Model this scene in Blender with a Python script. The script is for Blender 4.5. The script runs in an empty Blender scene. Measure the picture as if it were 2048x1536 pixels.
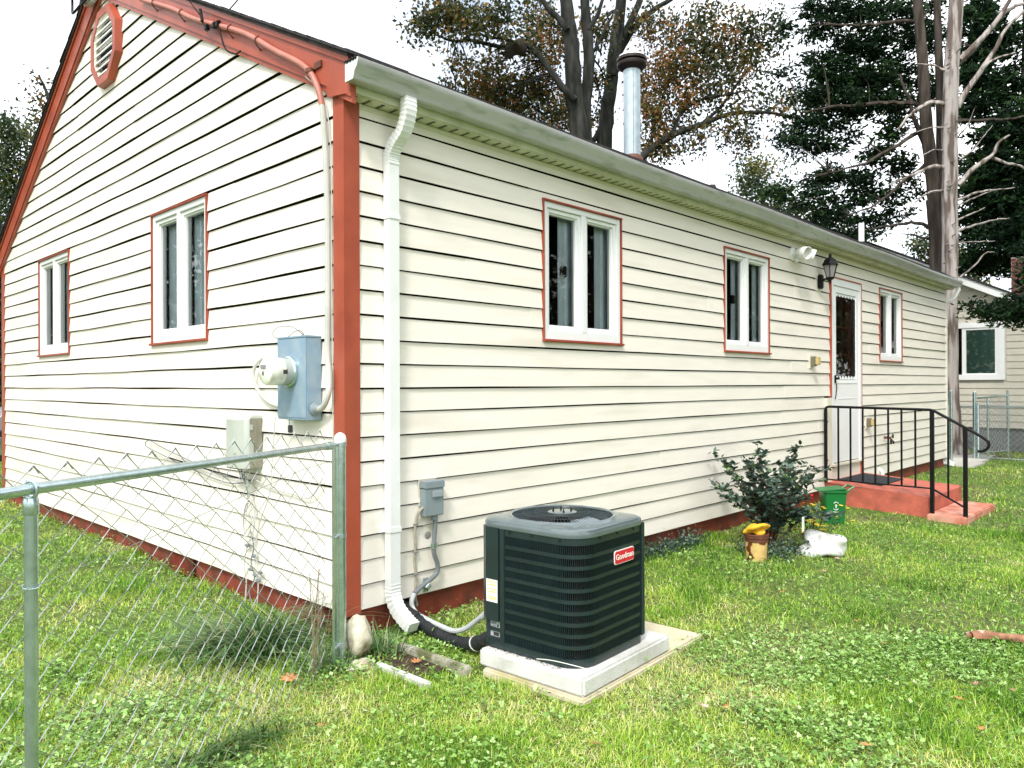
import bpy, bmesh, math, random
import numpy as np
from mathutils import Vector, Matrix
R = math.radians
rng = np.random.default_rng(7)
rnd = random.Random(11)
S = bpy.context.scene
col = S.collection

# ------------------------------------------------------------------ camera
CAM = Vector((-2.587, -3.861, 1.45)); YAW = R(43.773); PITCH = R(0.0425); ROLL = R(-0.207); FPX = 1510.6
cam = bpy.data.cameras.new('camera'); camo = bpy.data.objects.new('camera', cam); col.objects.link(camo)
cam.sensor_width = 36; cam.lens = 36 * FPX / 2048; cam.clip_end = 800; cam.clip_start = 0.05
fw = Vector((math.cos(YAW) * math.cos(PITCH), math.sin(YAW) * math.cos(PITCH), math.sin(PITCH)))
rt = Vector((math.sin(YAW), -math.cos(YAW), 0)); up = rt.cross(fw)
c_, s_ = math.cos(ROLL), math.sin(ROLL)
rt2 = c_ * rt + s_ * up; up2 = -s_ * rt + c_ * up
camo.matrix_world = Matrix.Translation(CAM) @ Matrix((rt2, up2, -fw)).transposed().to_4x4()
S.camera = camo
def at(px, py, d):            # point of the place seen at photo pixel (px, py), d metres ahead
    return CAM + d * (fw + rt2 * ((px - 1024) / FPX) - up2 * ((py - 768) / FPX))

# ------------------------------------------------------------------ world, sun, exposure
SUN_EL, SUN_AZ = R(50), R(-152)      # direction towards the sun (azimuth from +x)
w = bpy.data.worlds.new('World'); S.world = w; w.use_nodes = True
nt = w.node_tree; nt.nodes.clear()
wo = nt.nodes.new('ShaderNodeOutputWorld'); bg = nt.nodes.new('ShaderNodeBackground')
sky = nt.nodes.new('ShaderNodeTexSky'); sky.sky_type = 'NISHITA'; sky.sun_disc = False
sky.sun_elevation = SUN_EL; sky.sun_rotation = math.pi / 2 - SUN_AZ; sky.dust_density = 2
tc = nt.nodes.new('ShaderNodeTexCoord'); nz = nt.nodes.new('ShaderNodeTexNoise')
nz.inputs['Scale'].default_value = 2.3; nz.inputs['Detail'].default_value = 6
cr = nt.nodes.new('ShaderNodeValToRGB'); cr.color_ramp.elements[0].position = .34; cr.color_ramp.elements[1].position = .56
cr.color_ramp.elements[0].color = (.22, .22, .22, 1); cr.color_ramp.elements[1].color = (1, 1, 1, 1)
mx = nt.nodes.new('ShaderNodeMix'); mx.data_type = 'RGBA'
mx.inputs['B'].default_value = (10.6, 10.9, 11.2, 1)
nt.links.new(tc.outputs['Generated'], nz.inputs['Vector']); nt.links.new(nz.outputs['Fac'], cr.inputs['Fac'])
nt.links.new(cr.outputs['Color'], mx.inputs['Factor']); nt.links.new(sky.outputs['Color'], mx.inputs['A'])
nt.links.new(mx.outputs['Result'], bg.inputs['Color']); bg.inputs['Strength'].default_value = .10
nt.links.new(bg.outputs['Background'], wo.inputs['Surface'])
sun = bpy.data.lights.new('sun', 'SUN'); sun.energy = 1.5; sun.angle = R(11); sun.color = (1, .965, .90)
suno = bpy.data.objects.new('sun', sun); col.objects.link(suno)
sd = Vector((math.cos(SUN_EL) * math.cos(SUN_AZ), math.cos(SUN_EL) * math.sin(SUN_AZ), math.sin(SUN_EL)))
suno.rotation_euler = sd.to_track_quat('Z', 'Y').to_euler(); suno.location = sd * 40
S.view_settings.view_transform = 'Standard'; S.view_settings.look = 'None'
S.view_settings.exposure = 1.08; S.view_settings.gamma = 1; S.view_settings.use_curve_mapping = False
S.cycles.max_bounces = 8; S.cycles.transparent_max_bounces = 16

# ------------------------------------------------------------------ materials
MATS = {}
def mat(name, color, rough=.6, metal=0, var=.0, vscale=8, bump=0, bscale=60, color2=None, c2scale=3, c2lo=.45, c2hi=.65,
        spec=.5, stretch=None, rndattr=None, trans=0, coat=0, bump2=0, b2scale=300):
    m = bpy.data.materials.new(name); m.use_nodes = True; t = m.node_tree; n = t.nodes; L = t.links
    p = n['Principled BSDF']; MATS[name] = m
    p.inputs['Roughness'].default_value = rough; p.inputs['Metallic'].default_value = metal
    p.inputs['Specular IOR Level'].default_value = spec
    if coat: p.inputs['Coat Weight'].default_value = coat
    src = None
    g = n.new('ShaderNodeNewGeometry'); vec = g.outputs['Position']
    if stretch:
        mp = n.new('ShaderNodeMapping'); mp.inputs['Scale'].default_value = stretch
        L.new(vec, mp.inputs['Vector']); vec = mp.outputs['Vector']
    def rgb(c): 
        q = n.new('ShaderNodeRGB'); q.outputs[0].default_value = (*c, 1); return q.outputs[0]
    cur = rgb(color)
    if rndattr:
        a = n.new('ShaderNodeAttribute'); a.attribute_name = 'rnd'
        r = n.new('ShaderNodeValToRGB'); r.color_ramp.interpolation = 'LINEAR'
        els = r.color_ramp.elements
        while len(els) < len(rndattr): els.new(.5)
        for e, (pos, c) in zip(els, rndattr): e.position = pos; e.color = (*c, 1)
        L.new(a.outputs['Fac'], r.inputs['Fac']); cur = r.outputs['Color']
    if color2:
        z = n.new('ShaderNodeTexNoise'); z.inputs['Scale'].default_value = c2scale; z.inputs['Detail'].default_value = 6
        L.new(vec, z.inputs['Vector'])
        mr = n.new('ShaderNodeMapRange'); mr.inputs['From Min'].default_value = c2lo; mr.inputs['From Max'].default_value = c2hi
        L.new(z.outputs['Fac'], mr.inputs['Value'])
        mm = n.new('ShaderNodeMix'); mm.data_type = 'RGBA'; L.new(mr.outputs['Result'], mm.inputs['Factor'])
        L.new(cur, mm.inputs['A']); mm.inputs['B'].default_value = (*color2, 1); cur = mm.outputs['Result']
    if var:
        z = n.new('ShaderNodeTexNoise'); z.inputs['Scale'].default_value = vscale; z.inputs['Detail'].default_value = 5
        L.new(vec, z.inputs['Vector'])
        mr = n.new('ShaderNodeMapRange'); mr.inputs['To Min'].default_value = 1 - var; mr.inputs['To Max'].default_value = 1 + var
        mr.inputs['From Min'].default_value = .3; mr.inputs['From Max'].default_value = .7
        L.new(z.outputs['Fac'], mr.inputs['Value'])
        hs = n.new('ShaderNodeHueSaturation'); L.new(mr.outputs['Result'], hs.inputs['Value']); L.new(cur, hs.inputs['Color'])
        cur = hs.outputs['Color']
    L.new(cur, p.inputs['Base Color'])
    if bump:
        z = n.new('ShaderNodeTexNoise'); z.inputs['Scale'].default_value = bscale; z.inputs['Detail'].default_value = 5
        L.new(vec, z.inputs['Vector'])
        b = n.new('ShaderNodeBump'); b.inputs['Strength'].default_value = bump; b.inputs['Distance'].default_value = .01
        L.new(z.outputs['Fac'], b.inputs['Height']); L.new(b.outputs['Normal'], p.inputs['Normal'])
    if trans:
        tr = n.new('ShaderNodeBsdfTranslucent'); L.new(cur, tr.inputs['Color'])
        ms = n.new('ShaderNodeMixShader'); ms.inputs['Fac'].default_value = trans
        L.new(p.outputs['BSDF'], ms.inputs[1]); L.new(tr.outputs['BSDF'], ms.inputs[2])
        L.new(ms.outputs['Shader'], n['Material Output'].inputs['Surface'])
    return m
def glassmat(name, tint=(1, 1, 1), rough=.0, refl=1.0):
    m = bpy.data.materials.new(name); m.use_nodes = True; t = m.node_tree; n = t.nodes; L = t.links; n.remove(n['Principled BSDF'])
    tr = n.new('ShaderNodeBsdfTransparent'); tr.inputs['Color'].default_value = (*tint, 1)
    gl = n.new('ShaderNodeBsdfGlossy'); gl.inputs['Roughness'].default_value = rough
    fr = n.new('ShaderNodeFresnel'); fr.inputs['IOR'].default_value = 1.5
    mu = n.new('ShaderNodeMath'); mu.operation = 'MULTIPLY'; mu.inputs[1].default_value = refl; mu.use_clamp = True
    ms = n.new('ShaderNodeMixShader'); L.new(fr.outputs[0], mu.inputs[0]); L.new(mu.outputs[0], ms.inputs['Fac'])
    L.new(tr.outputs[0], ms.inputs[1]); L.new(gl.outputs[0], ms.inputs[2]); L.new(ms.outputs[0], n['Material Output'].inputs['Surface'])
    MATS[name] = m; return m

siding_m = mat('cream_siding', (.82, .768, .69), .42, var=.035, vscale=2.2, bump=.10, bscale=40, stretch=(1, 1, 8), color2=(.71, .655, .56), c2scale=.9, c2lo=.52, c2hi=.78, spec=.4)
sheath_m = mat('sheathing', (.012, .010, .008), .95, spec=.1)  # near-black so the shadow lines in the lap gaps are put into the colour
red_m = mat('red_trim_paint', (.37, .076, .040), .38, var=.12, vscale=5, bump=.06, bscale=70, color2=(.25, .042, .026), c2scale=2, c2lo=.5, c2hi=.8)
found_m = mat('red_masonry_paint', (.24, .040, .022), .7, var=.3, vscale=9, bump=.5, bscale=50, color2=(.13, .045, .025), c2scale=3.5, c2lo=.45, c2hi=.65)
white_m = mat('white_vinyl', (.82, .83, .83), .3, var=.02)
gutter_m = mat('gutter_metal', (.50, .495, .50), .24, var=.10, vscale=3, color2=(.20, .24, .17), c2scale=6, c2lo=.52, c2hi=.8, stretch=(.6, 3, 3), metal=.15)
soffit_m = mat('soffit_metal', (.62, .62, .47), .45, var=.08, color2=(.40, .42, .27), c2scale=5, c2lo=.5, c2hi=.8)
spout_m = mat('white_spout_metal', (.80, .81, .80), .28, var=.05, vscale=6)
shingle_m = mat('dark_shingle', (.035, .03, .032), .95, var=.3, vscale=30, bump=.6, bscale=120)
curtain_m = mat('pale_curtain', (.72, .84, .87), .9, trans=.15, var=.08, vscale=6)
glass_m = glassmat('window_glass', refl=1.15)
clear_m = glassmat('clear_glass', refl=1.2)
black_m = mat('black_metal', (.005, .005, .006), .45, var=.2, spec=.22)
galv_m = mat('galvanized_steel', (.50, .60, .60), .26, metal=.85, var=.14, vscale=25, bump=.04, bscale=200)
wire_m = mat('galvanized_wire', (.40, .42, .42), .30, metal=.75, var=.1)
meter_m = mat('blue_grey_enclosure', (.23, .33, .43), .38, var=.06, vscale=6, color2=(.30, .38, .44), c2scale=9, spec=.4)
grey_m = mat('grey_plastic', (.22, .27, .29), .45, var=.05)
phone_m = mat('beige_grey_plastic', (.44, .47, .42), .5, var=.07)
phone2_m = mat('taupe_plastic', (.26, .25, .19), .5, var=.07)
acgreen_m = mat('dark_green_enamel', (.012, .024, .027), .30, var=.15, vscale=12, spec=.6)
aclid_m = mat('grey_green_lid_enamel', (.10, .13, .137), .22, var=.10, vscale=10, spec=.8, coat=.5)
dark_m = mat('black_void', (.004, .004, .005), .9)
fan_m = mat('fan_aluminium', (.50, .58, .64), .35, metal=.3)
redlabel_m = mat('badge_red', (.62, .01, .035), .35)
paper_m = mat('label_paper', (.80, .80, .74), .6)
yell_m = mat('label_yellow', (.80, .58, .12), .6)
ink_m = mat('ink', (.03, .03, .03), .6)
inkg_m = mat('ink_grey', (.25, .25, .25), .6)
conc_m = mat('pale_concrete', (.60, .60, .57), .8, var=.12, vscale=7, bump=.25, bscale=90, color2=(.42, .41, .37), c2scale=4, c2lo=.52, c2hi=.75)
conc2_m = mat('tan_concrete', (.56, .50, .36), .85, var=.15, vscale=5, bump=.3, bscale=80, color2=(.42, .38, .17), c2scale=3.5, c2lo=.5, c2hi=.7)
mossconc_m = mat('mossy_concrete', (.42, .40, .33), .9, var=.25, vscale=12, bump=.5, bscale=60, color2=(.13, .14, .06), c2scale=7, c2lo=.42, c2hi=.6)
step_m = mat('salmon_step_paint', (.48, .115, .075), .6, var=.2, vscale=7, bump=.6, bscale=60, color2=(.28, .08, .05), c2scale=4.5, c2lo=.5, c2hi=.72)
step2_m = mat('worn_step_paint', (.60, .30, .22), .7, var=.15, vscale=9, bump=.3, bscale=70, color2=(.52, .16, .10), c2scale=6, c2lo=.4, c2hi=.6)
conduit_m = mat('pink_painted_conduit', (.46, .17, .13), .5, var=.1)
cond2_m = mat('bare_grey_cable', (.52, .52, .48), .55, var=.1)
gcond_m = mat('grey_conduit', (.17, .19, .20), .45, var=.1)
wcond_m = mat('pale_grey_conduit', (.48, .50, .51), .4)
foam_m = mat('black_foam_insulation', (.012, .014, .017), .6, var=.3, vscale=30, bump=.5, bscale=60)
rock_m = mat('pale_rock', (.60, .55, .43), .85, var=.3, vscale=14, bump=1, bscale=26, color2=(.30, .21, .09), c2scale=9, c2lo=.50, c2hi=.62)
soil_m = mat('lawn_soil', (.075, .135, .016), .95, var=.5, vscale=14, bump=.8, bscale=40, color2=(.10, .11, .03), c2scale=1.3, c2lo=.45, c2hi=.65)
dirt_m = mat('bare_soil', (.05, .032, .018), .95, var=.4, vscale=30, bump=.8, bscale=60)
bark_m = mat('dark_grey_bark', (.042, .042, .038), .95, var=.35, vscale=6, bump=1, bscale=14, stretch=(1, 1, .22), color2=(.02, .022, .018), c2scale=9, c2lo=.4, c2hi=.6, spec=.12)
bark2_m = mat('brown_cedar_bark', (.085, .07, .06), .95, var=.35, vscale=6, bump=1, bscale=16, stretch=(1, 1, .15), color2=(.045, .036, .028), c2scale=10, c2lo=.42, c2hi=.6, spec=.12)
barkw_m = mat('bleached_bark', (.40, .36, .34), .9, var=.2, vscale=6, bump=1, bscale=18, stretch=(1, 1, .12), color2=(.13, .10, .085), c2scale=9, c2lo=.46, c2hi=.60, spec=.12)
oak_m = mat('oak_leaves', (.1, .1, .03), .6, trans=.35, rndattr=[(0, (.012, .026, .010)), (.42, (.040, .058, .016)), (.66, (.13, .115, .025)), (.86, (.28, .14, .03)), (1, (.30, .09, .025))])
cedar_m = mat('cedar_leaves', (.02, .05, .03), .7, trans=.2, spec=.15, rndattr=[(0, (.004, .012, .006)), (.6, (.012, .034, .013)), (1, (.035, .080, .018))])
fgreen_m = mat('green_leaves', (.05, .08, .03), .55, trans=.35, rndattr=[(0, (.025, .055, .03)), (.6, (.06, .10, .035)), (.85, (.14, .15, .03)), (1, (.28, .22, .03))])
shrub_m = mat('shrub_leaves', (.03, .06, .04), .42, trans=.2, rndattr=[(0, (.016, .040, .028)), (.6, (.055, .10, .075)), (.9, (.13, .20, .14)), (1, (.24, .38, .08))])
grass_m = mat('grass_blades', (.1, .2, .03), .5, trans=.12, rndattr=[(0, (.04, .12, .010)), (.35, (.20, .42, .022)), (.62, (.42, .55, .065)), (.82, (.62, .64, .20)), (1, (.74, .66, .42))], spec=.3)
clover_m = mat('clover_leaves', (.1, .2, .05), .38, trans=.15, rndattr=[(0, (.045, .13, .018)), (.5, (.20, .38, .06)), (.85, (.38, .58, .18)), (1, (.55, .68, .36))], spec=.6)
tallg_m = mat('tall_grass_blades', (.06, .13, .05), .38, trans=.3, rndattr=[(0, (.04, .11, .03)), (.6, (.13, .27, .09)), (.85, (.30, .42, .20)), (1, (.50, .45, .24))])
nsid_m = mat('beige_siding', (.55, .52, .44), .6, var=.04)
brick_m = mat('dark_red_brick', (.14, .045, .04), .85, var=.3, vscale=20)
mortar_m = mat('mortar', (.34, .29, .27), .9)
fgrey_m = mat('grey_block', (.14, .15, .16), .9, var=.2)
path_m = mat('path_concrete', (.55, .53, .47), .85, var=.15, vscale=3, bump=.2, color2=(.42, .40, .36), c2scale=1.5)
binm_m = mat('green_plastic', (.008, .16, .035), .35)
yellowc_m = mat('yellow_cloth', (.80, .42, .02), .8, var=.2, vscale=30)
rust_m = mat('rusty_tin', (.66, .45, .16), .55, var=.15, vscale=20, color2=(.13, .035, .012), c2scale=11, c2lo=.52, c2hi=.57)
rustd_m = mat('dark_rust', (.12, .035, .015), .6, var=.3, vscale=20)
bag_m = mat('white_plastic_bag', (.66, .68, .67), .3, bump=1, bscale=16, var=.1, color2=(.40, .40, .34), c2scale=7, c2lo=.52, c2hi=.7)
flower_m = mat('yellow_petals', (.85, .55, .02), .6); redfl_m = mat('red_petals', (.75, .01, .02), .6)
mat_m = mat('dark_mat', (.03, .035, .04), .9, var=.4, vscale=40, bump=.5, bscale=120)
reddoor_m = mat('dark_red_door_paint', (.16, .03, .02), .4)
lace_m = mat('grey_green_curtain', (.10, .22, .18), .9, var=.2, vscale=12, color2=(.30, .42, .34), c2scale=9, c2lo=.56, c2hi=.62)
leafd_m = mat('dead_leaf', (.50, .24, .08), .7, var=.25, vscale=40, color2=(.36, .14, .05), c2scale=30)
barkpiece_m = mat('curled_bark', (.30, .14, .08), .8, var=.35, vscale=25, bump=.6, bscale=80, color2=(.62, .48, .38), c2scale=12, c2lo=.5, c2hi=.6)
silver_m = mat('silver_car_paint', (.45, .47, .50), .25, metal=.5, coat=.6)
tyre_m = mat('tyre_rubber', (.015, .015, .015), .8)
tan_m = mat('ochre_plastic', (.52, .40, .17), .5)
cream_m = mat('cream_plastic', (.74, .70, .58), .5)
stain_m = mat('rust_brown_stain', (.30, .15, .06), .9)
lbulb_m = mat('frosted_lamp_glass', (.62, .60, .58), .3)

# ------------------------------------------------------------------ builders
class MB:
    def __init__(s): s.v = []; s.f = []; s.m = []; s.mi = 0
    def add(s, vs, fs):
        o = len(s.v); s.v += [tuple(v) for v in vs]; s.f += [tuple(i + o for i in f) for f in fs]; s.m += [s.mi] * len(fs); return s
    def box(s, a, b, bev=0, M=None):
        x0, y0, z0 = [min(a[i], b[i]) for i in range(3)]; x1, y1, z1 = [max(a[i], b[i]) for i in range(3)]
        if bev <= 0:
            vs = [(x0, y0, z0), (x1, y0, z0), (x1, y1, z0), (x0, y1, z0), (x0, y0, z1), (x1, y0, z1), (x1, y1, z1), (x0, y1, z1)]
            fs = [(0, 3, 2, 1), (4, 5, 6, 7), (0, 1, 5, 4), (1, 2, 6, 5), (2, 3, 7, 6), (3, 0, 4, 7)]
        else:
            bm = bmesh.new(); bmesh.ops.create_cube(bm, size=1)
            for v in bm.verts: v.co = Vector((x0 + (v.co.x + .5) * (x1 - x0), y0 + (v.co.y + .5) * (y1 - y0), z0 + (v.co.z + .5) * (z1 - z0)))
            bmesh.ops.bevel(bm, geom=bm.edges[:], offset=min(bev, .45 * min(x1 - x0, y1 - y0, z1 - z0)), segments=2, affect='EDGES')
            bm.verts.ensure_lookup_table(); vs = [v.co[:] for v in bm.verts]; fs = [[v.index for v in f.verts] for f in bm.faces]; bm.free()
        if M is not None: vs = [M @ Vector(v) for v in vs]
        return s.add(vs, fs)
    def tube(s, pts, r, n=8, cap=True, closed=False):
        pts = [Vector(p) for p in pts]; N = len(pts); rs = r if isinstance(r, (list, tuple)) else [r] * N
        T = []
        for i in range(N):
            if closed: d = pts[(i + 1) % N] - pts[i - 1]
            else: d = pts[min(i + 1, N - 1)] - pts[max(i - 1, 0)]
            T.append(d.normalized() if d.length > 1e-9 else Vector((0, 0, 1)))
        u = T[0].orthogonal().normalized(); vs = []
        for i in range(N):
            u = (u - T[i] * u.dot(T[i])); u = u.normalized() if u.length > 1e-6 else T[i].orthogonal().normalized()
            w_ = T[i].cross(u)
            for k in range(n):
                a = 2 * math.pi * k / n; vs.append(pts[i] + (u * math.cos(a) + w_ * math.sin(a)) * rs[i])
        fs = []
        for i in range(N if closed else N - 1):
            j = (i + 1) % N
            for k in range(n): fs.append((i * n + k, i * n + (k + 1) % n, j * n + (k + 1) % n, j * n + k))
        if cap and not closed: fs.append(tuple(range(n))[::-1]); fs.append(tuple((N - 1) * n + k for k in range(n)))
        return s.add(vs, fs)
    def lathe(s, prof, c, axis='Z', n=24, a0=0, M=None):
        vs = []; N = len(prof)
        for (r_, h) in prof:
            for k in range(n):
                a = a0 + 2 * math.pi * k / n; p = (r_ * math.cos(a), r_ * math.sin(a), h)
                if axis == 'X': p = (p[2], p[0], p[1])
                if axis == 'Y': p = (p[0], p[2], p[1])
                vs.append(Vector(c) + Vector(p) if M is None else M @ Vector(p))
        fs = [(i * n + k, i * n + (k + 1) % n, (i + 1) * n + (k + 1) % n, (i + 1) * n + k) for i in range(N - 1) for k in range(n)]
        fs.append(tuple(range(n))[::-1]); fs.append(tuple((N - 1) * n + k for k in range(n)))
        return s.add(vs, fs)
    def prism(s, poly, ext, closed=True):    # poly: list of 3d points, ext: vector
        e = Vector(ext); n = len(poly); a = [Vector(p) for p in poly]; b = [p + e for p in a]
        fs = [(i, (i + 1) % n, n + (i + 1) % n, n + i) for i in range(n)]
        if closed: fs += [tuple(range(n))[::-1], tuple(range(n, 2 * n))]
        return s.add(a + b, fs)
    def sweep(s, sections, capends=True):     # list of rings with equal vertex counts
        n = len(sections[0]); vs = [p for r_ in sections for p in r_]; N = len(sections)
        fs = [(i * n + k, i * n + (k + 1) % n, (i + 1) * n + (k + 1) % n, (i + 1) * n + k) for i in range(N - 1) for k in range(n)]
        if capends: fs += [tuple(range(n))[::-1], tuple((N - 1) * n + k for k in range(n))]
        return s.add(vs, fs)
def root_loc(p):
    while p is not None and p.parent is not None: p = p.parent
    return p.location.copy() if p is not None else Vector((0, 0, 0))
def obj(name, mb, m, parent=None, loc=None, smooth=35, label=None, cat=None, group=None, kind=None, fix=True):
    me = bpy.data.meshes.new(name)
    L = root_loc(parent) if parent is not None else Vector(loc if loc is not None else (0, 0, 0))
    vs = [(v[0] - L[0], v[1] - L[1], v[2] - L[2]) for v in mb.v]
    me.from_pydata(vs, [], mb.f)
    if fix:
        bm = bmesh.new(); bm.from_mesh(me); bmesh.ops.recalc_face_normals(bm, faces=bm.faces[:]); bm.to_mesh(me); bm.free()
    if smooth:
        me.polygons.foreach_set('use_smooth', [True] * len(me.polygons)); me.set_sharp_from_angle(angle=R(smooth))
    ms = m if isinstance(m, (list, tuple)) else [m]
    for x in ms: me.materials.append(x)
    if len(ms) > 1: me.polygons.foreach_set('material_index', mb.m)
    o = bpy.data.objects.new(name, me); col.objects.link(o)
    if parent is not None: o.parent = parent
    else: o.location = L
    tag(o, label, cat, group, kind); return o
def tag(o, label=None, cat=None, group=None, kind=None):
    if label: o['label'] = label
    if cat: o['category'] = cat
    if group: o['group'] = group
    if kind: o['kind'] = kind
    return o
def thing(name, loc, label, cat, group=None):
    o = bpy.data.objects.new(name, None); col.objects.link(o); o.location = loc; o.empty_display_size = .1
    return tag(o, label, cat, group)
def npmesh(name, V, F, rndv, m, parent=None, loc=(0, 0, 0), kind=None, label=None, cat=None, group=None):
    """V (n,3), F (m,k) constant-size polygons, rndv (n,) value per vertex"""
    me = bpy.data.meshes.new(name); V = np.asarray(V, np.float32)
    L = np.array(root_loc(parent) if parent is not None else loc, np.float32); V = V - L
    k = F.shape[1]; me.vertices.add(len(V)); me.vertices.foreach_set('co', V.ravel())
    me.loops.add(F.size); me.loops.foreach_set('vertex_index', F.astype(np.int32).ravel())
    me.polygons.add(len(F)); me.polygons.foreach_set('loop_start', np.arange(0, F.size, k, dtype=np.int32))
    try: me.polygons.foreach_set('loop_total', np.full(len(F), k, np.int32))
    except Exception: pass
    me.update(calc_edges=True)
    a = me.attributes.new('rnd', 'FLOAT', 'POINT'); a.data.foreach_set('value', np.asarray(rndv, np.float32))
    me.materials.append(m); o = bpy.data.objects.new(name, me); col.objects.link(o)
    if parent is not None: o.parent = parent
    else: o.location = L.tolist()
    return tag(o, label, cat, group, kind)
def smoothstep(a, b, x): t = np.clip((x - a) / (b - a), 0, 1); return t * t * (3 - 2 * t)
def ground(x, y):
    x = np.asarray(x, float); y = np.asarray(y, float)
    return -.085 - .045 * np.clip(-y, 0, 3) * smoothstep(2, 7, x) + .012 * np.sin(x * 1.7 + 1) * np.sin(y * 2.1) + .03 * smoothstep(0, 3, y) * (x < 0)
def gz(x, y): return float(ground(x, y))
def text_mesh(s, size, font_extrude=.0008):
    cu = bpy.data.curves.new('lettering', 'FONT'); cu.body = s; cu.size = size; cu.extrude = font_extrude; cu.align_x = 'CENTER'; cu.align_y = 'CENTER'; cu.resolution_u = 3
    cu.offset = size * .004
    o = bpy.data.objects.new('lettering', cu); col.objects.link(o); dg = bpy.context.evaluated_depsgraph_get(); dg.update()
    me = bpy.data.meshes.new_from_object(o.evaluated_get(dg)); mb = MB()
    mb.add([v.co[:] for v in me.vertices], [list(p.vertices) for p in me.polygons])
    bpy.data.objects.remove(o); bpy.data.curves.remove(cu); bpy.data.meshes.remove(me); return mb
def place(mb, o, u, v):       # local xy of mb -> o + x*u + y*v + z*(u x v)
    o, u, v = Vector(o), Vector(u), Vector(v); n = u.cross(v)
    mb.v = [tuple(o + u * p[0] + v * p[1] + n * p[2]) for p in mb.v]; return mb

# ------------------------------------------------------------------ ground
def axis_pts(lo, hi, step): return list(np.arange(lo, hi + 1e-6, step))
gx = [-160, -90, -50, -25, -14] + axis_pts(-9, 21, .3) + [26, 34, 50, 80, 120, 220]
gy = [-160, -90, -50, -25, -14] + axis_pts(-9, 12, .3) + [16, 22, 34, 50, 90, 160, 220]
X, Y = np.meshgrid(gx, gy); Z = ground(X, Y)
nx, ny = len(gx), len(gy); I = np.arange(nx * ny).reshape(ny, nx)
F = np.stack([I[:-1, :-1], I[:-1, 1:], I[1:, 1:], I[1:, :-1]], -1).reshape(-1, 4)
npmesh('ground', np.stack([X.ravel(), Y.ravel(), Z.ravel()], 1), F, np.zeros(nx * ny), soil_m, kind='structure')

# ------------------------------------------------------------------ HOUSE
LX, WY = 12.95, 7.95
E0, EXP = .085, .15
TOPZ = 3.155
RIDGE_Y, RIDGE_Z = 4.10, 5.518
def roof_z(y): return 3.456 + .503 * y if y <= RIDGE_Y else RIDGE_Z - .586 * (y - RIDGE_Y)
house = thing('house', (0, 0, -.1), 'small single-storey house with cream lap siding, red-brown trim and a long white-grey gutter', 'house')
def ML(u, v, z): return (u, -v, z)          # long wall: u along x, v outward
def MG(u, v, z): return (-v, u, z)          # gable wall: u along y
WIN_L = [(1.76, 2.80, 1.80, 2.885), (4.605, 5.67, 1.80, 2.885), (9.35, 10.415, 1.795, 2.885)]
WIN_G = [(1.815, 2.91, 1.815, 2.925), (5.155, 6.285, 1.81, 2.92)]
DOOR = (7.46, 8.55, .10, 2.84)
# sheathing with openings
def wall_core(M, u0, u1, z0, z1, holes, v0, v1, mb):
    us = sorted({u0, u1, *[h[0] for h in holes], *[h[1] for h in holes]}); zs = sorted({z0, z1, *[h[2] for h in holes], *[h[3] for h in holes]})
    for a, b in zip(us, us[1:]):
        for c, d in zip(zs, zs[1:]):
            if any(h[0] <= a and b <= h[1] and h[2] <= c and d <= h[3] for h in holes): continue
            mb.box(M(a, v0, c), M(b, v1, d))
mb = MB()
wall_core(ML, 0, LX, .10, 3.16, WIN_L + [DOOR], -.12, -.002, mb)
wall_core(MG, .12, WY - .12, .10, 3.16, WIN_G, -.12, -.002, mb)
mb.box((.12, WY - .12, 0), (LX, WY, 3.16)); mb.box((LX - .12, .12, 0), (LX, WY - .12, 3.16))
for x in (.002, LX - .12):                    # gable triangles
    mb.prism([(x, .0, 3.165), (x, WY, 3.165), (x, RIDGE_Y, RIDGE_Z - .12)], (.118, 0, 0))
obj('wall_sheathing', mb, sheath_m, house, smooth=0)
mb = MB().box((.13, .13, -.02), (LX - .13, WY - .13, .0)); mb.box((.13, .13, 3.17), (LX - .13, WY - .13, 3.19))
mb.box((4.0, .13, .01), (4.1, WY - .13, 3.16)); mb.box((8.9, .13, .01), (9.0, WY - .13, 3.16))
obj('floor_and_ceiling', mb, mat('dim_interior', (.10, .09, .08), .9), house, smooth=0)
# foundation
mb = MB()
mb.box((.022, .022, -.40), (LX - .02, .22, .098)); mb.box((.022, .221, -.40), (.222, WY - .02, .098)); mb.box((.223, WY - .2, -.4), (LX - .02, WY - .02, .098))
mb.box((LX - .2, .221, -.4), (LX - .021, WY - .21, .098)); 
obj('foundation', mb, found_m, house, smooth=0)
fv = obj('foundation_vent', MB().box((.004, 2.14, -.075), (.021, 2.60, .075)), mat('vent_dark', (.05, .012, .008), .8), house)
mb = MB()
for k in range(22): mb.box((-.004, 2.15 + k * .0205, -.07), (.004, 2.158 + k * .0205, .07))
mb.box((-.006, 2.135, -.08), (.006, 2.605, -.07)); mb.box((-.006, 2.135, .07), (.006, 2.605, .08)); mb.box((-.008, 2.355, -.02), (-.0061, 2.385, .01))
obj('grille', mb, found_m, fv, smooth=0)

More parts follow.
